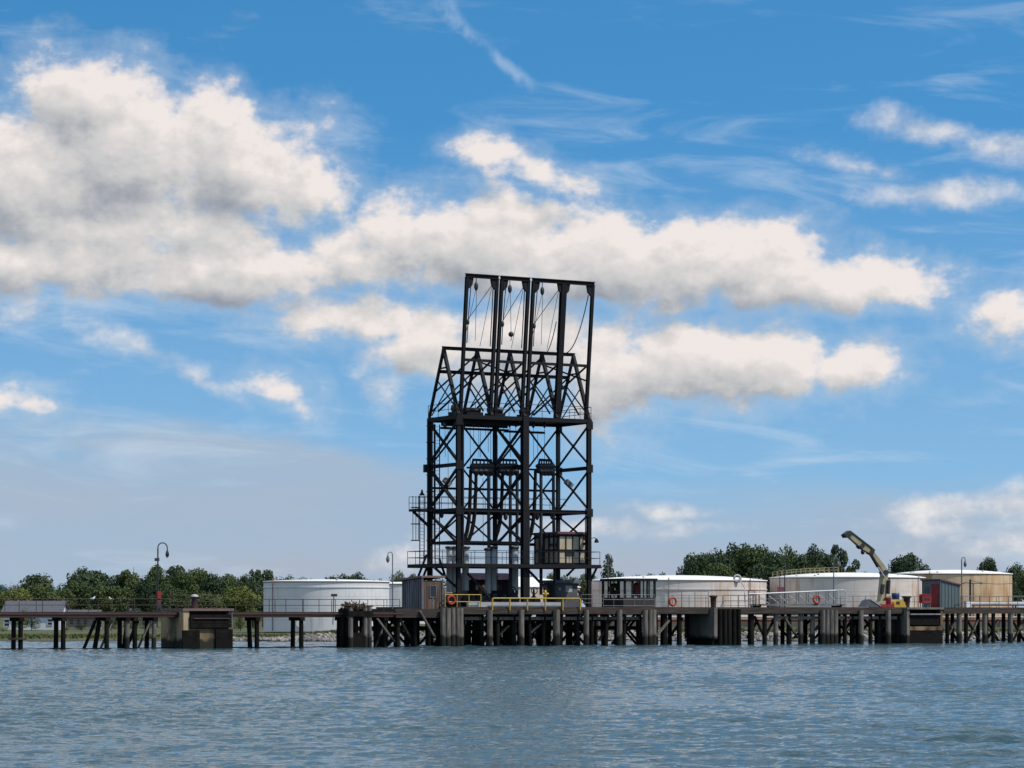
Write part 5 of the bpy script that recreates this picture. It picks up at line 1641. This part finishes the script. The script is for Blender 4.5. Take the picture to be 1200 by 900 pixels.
# ------------------------------------------------------------------ sun and sky
SUN_EL, SUN_AZ = R(54), R(112)                       # azimuth from +Y (into the picture), positive = right
sd = Vector((math.sin(SUN_AZ) * math.cos(SUN_EL), math.cos(SUN_AZ) * math.cos(SUN_EL), math.sin(SUN_EL)))
sun = bpy.data.lights.new('sun', 'SUN'); sun.energy = 3.2; sun.angle = R(.53); sun.color = (1, .95, .87)
so = bpy.data.objects.new('sun', sun); COL.objects.link(so); so.rotation_euler = (-sd).to_track_quat('-Z', 'Y').to_euler()

world = bpy.data.worlds.new('World'); scene.world = world; world.use_nodes = True
nt = world.node_tree; N, L = nt.nodes, nt.links
BG = N['Background']
BG.inputs['Strength'].default_value = 0.1


class E:
    """node expression"""
    def __init__(self, s): self.s = s
    @staticmethod
    def math(op, *a, clamp=False):
        n = N.new('ShaderNodeMath'); n.operation = op; n.use_clamp = clamp
        for i, x in enumerate(a):
            if isinstance(x, E): L.new(x.s, n.inputs[i])
            else: n.inputs[i].default_value = x
        return E(n.outputs[0])
    def __add__(s, o): return E.math('ADD', s, o)
    __radd__ = __add__
    def __sub__(s, o): return E.math('SUBTRACT', s, o)
    def __rsub__(s, o): return E.math('SUBTRACT', o, s)
    def __mul__(s, o): return E.math('MULTIPLY', s, o)
    __rmul__ = __mul__
    def __truediv__(s, o): return E.math('DIVIDE', s, o)
    def __neg__(s): return E.math('MULTIPLY', s, -1.0)


mx_ = lambda a, b: E.math('MAXIMUM', a, b)
mn_ = lambda a, b: E.math('MINIMUM', a, b)


def ramp(x, a, b, smooth=True, t0=0.0, t1=1.0):
    n = N.new('ShaderNodeMapRange'); n.interpolation_type = 'SMOOTHSTEP' if smooth else 'LINEAR'
    n.inputs['From Min'].default_value = a; n.inputs['From Max'].default_value = b
    n.inputs['To Min'].default_value = t0; n.inputs['To Max'].default_value = t1
    L.new(x.s, n.inputs['Value'])
    return E(n.outputs[0])


def xyz(x, y, z=0.0):
    n = N.new('ShaderNodeCombineXYZ')
    for i, q in enumerate((x, y, z)):
        if isinstance(q, E): L.new(q.s, n.inputs[i])
        else: n.inputs[i].default_value = q
    return E(n.outputs[0])


def noise(vec, scale, detail=6, rough=.55, dist=0.0):
    n = N.new('ShaderNodeTexNoise'); n.noise_dimensions = '3D'
    n.inputs['Scale'].default_value = scale; n.inputs['Detail'].default_value = detail; n.inputs['Roughness'].default_value = rough
    n.inputs['Distortion'].default_value = dist
    L.new(vec.s, n.inputs['Vector'])
    return E(n.outputs['Fac'])


def mixc(f, a, b):
    n = N.new('ShaderNodeMix'); n.data_type = 'RGBA'
    if isinstance(f, E): L.new(f.s, n.inputs[0])
    else: n.inputs[0].default_value = f
    for i, q in ((6, a), (7, b)):
        if isinstance(q, E): L.new(q.s, n.inputs[i])
        else: n.inputs[i].default_value = (*q, 1)
    return E(n.outputs[2])


tc = N.new('ShaderNodeTexCoord')
sep = N.new('ShaderNodeSeparateXYZ'); L.new(tc.outputs['Generated'], sep.inputs[0])
dx, dy, dz = (E(sep.outputs[i]) for i in range(3))
AZ = E.math('ARCTAN2', dx, dy) * 3200.0              # bearing and height above the horizon, in units of 1/3200 rad
EL = E.math('ARCSINE', dz) * 3200.0

# clear sky: Nishita, looked up a little higher than it stands so that the blue deepens as quickly as it does here
zz = mx_(dz, 0.0) * 1.9 + 0.16
sv = xyz(dx, dy, zz)
nv_ = N.new('ShaderNodeVectorMath'); nv_.operation = 'NORMALIZE'; L.new(sv.s, nv_.inputs[0])
sky = N.new('ShaderNodeTexSky'); sky.sky_type = 'NISHITA'; sky.sun_disc = False
sky.sun_elevation = SUN_EL; sky.sun_rotation = SUN_AZ
sky.air_density = 1.0; sky.dust_density = 0.3; sky.ozone_density = 3.0
L.new(nv_.outputs[0], sky.inputs[0])
hs = N.new('ShaderNodeHueSaturation'); hs.inputs['Saturation'].default_value = SKY_SAT; hs.inputs['Value'].default_value = SKY_VAL; hs.inputs['Hue'].default_value = SKY_HUE
L.new(sky.outputs[0], hs.inputs['Color'])
base = E(hs.outputs[0])

X = AZ + 600.0                                       # cloud chart: bearing to the right, depression below the frame top downwards
Y = 717.0 - EL
w1 = noise(xyz(X * .011, Y * .016, 1.7), 1.0, 3, .5)
w2 = noise(xyz(X * .011, Y * .016, 9.3), 1.0, 3, .5)
XW_, YW_ = X + (w1 - .5) * 70.0, Y + (w2 - .5) * 44.0


def blobs(Xa, Ya, lst):
    out = None
    for cx, cy, rx, up_, dn, w, slope in lst:
        x = (Xa - cx)
        y = Ya - cy
        if slope: y = y - x * slope
        x = x * (1.0 / rx)
        y = mx_(y * (1.0 / dn), y * (-1.0 / up_))
        d = w - E.math('SQRT', E.math('MULTIPLY_ADD', x, x, y * y)) * w
        out = d if out is None else E.math('SMOOTH_MAX', out, d, .12)
    return out


CUM = [  # centre x, y, half width, up, down, weight, slope
    (150, 185, 150, 82, 75, 1.25, .10), (105, 130, 95, 62, 60, .95, .0), (285, 205, 130, 88, 66, 1.15, .22), (30, 225, 130, 95, 85, 1.1, 0),
    (375, 228, 50, 40, 30, .75, .1), (150, 268, 230, 60, 60, .75, .02),
    (60, 318, 210, 60, 42, 1.0, 0), (270, 318, 180, 48, 40, 1.05, 0), (420, 310, 90, 50, 40, .8, 0),
    (560, 290, 125, 78, 68, 1.15, 0), (470, 275, 60, 48, 50, .7, 0), (720, 312, 170, 68, 56, 1.2, .05), (860, 322, 150, 68, 44, 1.15, .10), (1010, 340, 120, 42, 26, .95, .06),
    (575, 184, 48, 20, 24, .62, .2), (645, 207, 60, 16, 22, .55, .25),
    (420, 380, 115, 34, 28, .75, .05), (500, 408, 75, 50, 42, .8, .1), (610, 395, 110, 60, 75, .8, 0), (720, 440, 75, 80, 70, .85, -.15),
    (830, 425, 120, 52, 58, 1.1, .06), (905, 430, 90, 50, 46, 1.0, 0), (1000, 438, 68, 42, 36, 1.0, 0),
    (1175, 375, 50, 30, 30, .55, .15), (330, 462, 42, 24, 22, .48, .3), (10, 476, 50, 18, 15, .45, .1),
]
THIN = [
    (170, 412, 80, 20, 20, .5, .25), (235, 440, 55, 18, 18, .55, .4), (1085, 165, 80, 26, 26, .62, .12), (1175, 192, 80, 26, 26, .65, .1), (1110, 236, 120, 18, 18, .66, .02),
    (445, 458, 36, 30, 30, .5, .4), (1010, 205, 90, 14, 14, .4, .3), (790, 602, 60, 12, 10, .6, 0), (740, 622, 130, 12, 12, .6, 0), (470, 650, 50, 22, 22, .6, -.2),
    (30, 375, 60, 24, 20, .5, 0), (1110, 606, 110, 28, 26, .85, -.10), (1190, 600, 80, 36, 30, .95, 0), (1180, 640, 120, 22, 16, .5, 0),
]


def fbm(Xa, Ya):
    a = noise(xyz(Xa * .0135, Ya * .0185, 3.1), 1.0, 9, .57)
    b = noise(xyz(Xa * .034, Ya * .042, 7.7), 1.0, 6, .6)
    return (a - .5) * CL_N1 + (b - .5) * CL_N2


B0 = blobs(XW_, YW_, CUM)
B1 = blobs(XW_ + 14.0, YW_ - 40.0, CUM)               # towards the sun
F0 = fbm(X, Y)
F1 = fbm(X + 9.0, Y - 15.0)
D0 = B0 * .9 + F0
alpha = ramp(D0 + .06, 0.0, .44)
grain = noise(xyz(X * .022, Y * .03, 5.5), 1.0, 7, .6)
Da = blobs(XW_ + 5.0, YW_ - 15.0, CUM) * .9 + F1       # how much cloud lies between here and the sun
Db = B1 * .9 + F1
T = E.math('POWER', 2.718, (mx_(Da, 0.0) + mx_(Db, 0.0) * .9) * (-SH_K))
lit = T * SH_T + (B0 - B1) * SH_B + (F0 - F1) * SH_F + (grain - .5) * .45 + SH_0
lit = E.math('ADD', lit, 0.0, clamp=True)
cr_ = N.new('ShaderNodeValToRGB'); L.new(lit.s, cr_.inputs[0])
els = cr_.color_ramp.elements
els[0].position = 0.0; els[0].color = (.25, .275, .325, 1)
els[1].position = 1.0; els[1].color = (.73, .675, .65, 1)
for p, c in ((.25, (.35, .365, .395)), (.5, (.49, .49, .495)), (.75, (.60, .575, .565))):
    e = els.new(p); e.color = (*c, 1)
cc = N.new('ShaderNodeVectorMath'); cc.operation = 'SCALE'; cc.inputs['Scale'].default_value = 10.0
L.new(cr_.outputs[0], cc.inputs[0])
cloudc = E(cc.outputs[0])

# haze thickens towards the horizon
base = mixc(ramp(Y, 160.0, 720.0, False, 0.0, .66), base, (2.9, 4.2, 5.4))

# milky veil low in the sky, ragged upper edge
ved = noise(xyz(X * .004, Y * .012, 2.2), 1.0, 6, .55)
lowl = ramp(Y + (ved - .5) * 130.0 - mx_(X - 330.0, 0.0) * .22, 478.0, 540.0)
lowr = ramp(Y + (ved - .5) * 120.0, 540.0, 640.0)
side = ramp(X, 380.0, 700.0)
veil = lowl * (1.0 - side) + lowr * side
veilc = mixc(ramp(Y, 480.0, 690.0), (3.3, 4.15, 5.2), (3.5, 3.95, 4.7))
vn = noise(xyz(X * .003, Y * .02, 6.1), 1.0, 6, .6)
base = mixc(veil * (.35 + vn * .9), base, veilc)
# faint high streaks
st = noise(xyz((X + Y * 1.2) * .0042, (Y - X * .12) * .021, 4.4), 1.0, 8, .6, .6)
streak = ramp(st, .50, .80) * ramp(Y, -60.0, 260.0, True, .35, .75)
base = mixc(streak * .7, base, (5.0, 5.9, 6.9))
# one thin curling wisp
wx = X - 520.0 - (Y - 10.0) * .95 + E.math('SINE', (Y - 10.0) * .05) * 10.0 - E.math('MULTIPLY', mx_(Y - 60.0, 0.0), -.05)
wn = noise(xyz(X * .03, Y * .02, 8.8), 1.0, 6, .6)
wisp = ramp(E.math('ABSOLUTE', wx + (wn - .5) * 26.0), 18.0, 1.0) * ramp(Y, -20.0, 20.0) * ramp(Y, 125.0, 95.0) * ramp(wn, .3, .62)
base = mixc(wisp * .30, base, (6.0, 6.8, 7.6))
tf = blobs(XW_, YW_, THIN) + F0 * .8
base = mixc(ramp(D0 + .50, 0.0, .62) * .30, base, (4.9, 5.5, 6.2))
talpha = ramp(tf, -.10, .80) * .85
thinc = mixc(ramp(F0, -.25, .3), (4.6, 4.9, 5.5), (7.4, 7.1, 6.9))
base = mixc(talpha, base, thinc)
front = ramp(dy, .30, .55) * ramp(EL, 950.0, 700.0)    # the charted clouds; elsewhere a scattered field
base = mixc(alpha * front, base, cloudc)
gn = noise(xyz(dx * 2.2, dy * 2.2, dz * 5.0), 1.0, 8, .55)
ga = ramp(gn, .42, .62) * (1.0 - front) * ramp(EL, 150.0, 700.0)
base = mixc(ga, base, mixc(ramp(gn, .55, .75), (6.6, 7.0, 7.4), (4.6, 4.95, 5.4)))
# below the horizon
base = mixc(ramp(dz, -.004, -.05), base, (.8, 1.0, 1.1))
L.new(base.s, BG.inputs['Color'])
world.cycles.sampling_method = 'MANUAL'
world.cycles.sample_map_resolution = 1024

# ------------------------------------------------------------------ camera and view
cam = bpy.data.cameras.new('camera')
cam.sensor_width = 36.0
cam.lens = F / 1200.0 * 36.0
cam.shift_y = (HY - 450.0) / 1200.0
cam.clip_start = .5; cam.clip_end = 9000
co = bpy.data.objects.new('camera', cam); COL.objects.link(co)
co.location = (0, 0, EYE); co.rotation_euler = (R(90), 0, 0)
scene.camera = co
vs_ = scene.view_settings
vs_.view_transform = 'Standard'; vs_.look = 'None'; vs_.exposure = EXPO; vs_.gamma = 1.0; vs_.use_curve_mapping = False
scene.render.engine = 'CYCLES'
scene.cycles.max_bounces = 6; scene.cycles.diffuse_bounces = 3; scene.cycles.glossy_bounces = 3; scene.cycles.transmission_bounces = 6
scene.cycles.use_denoising = True
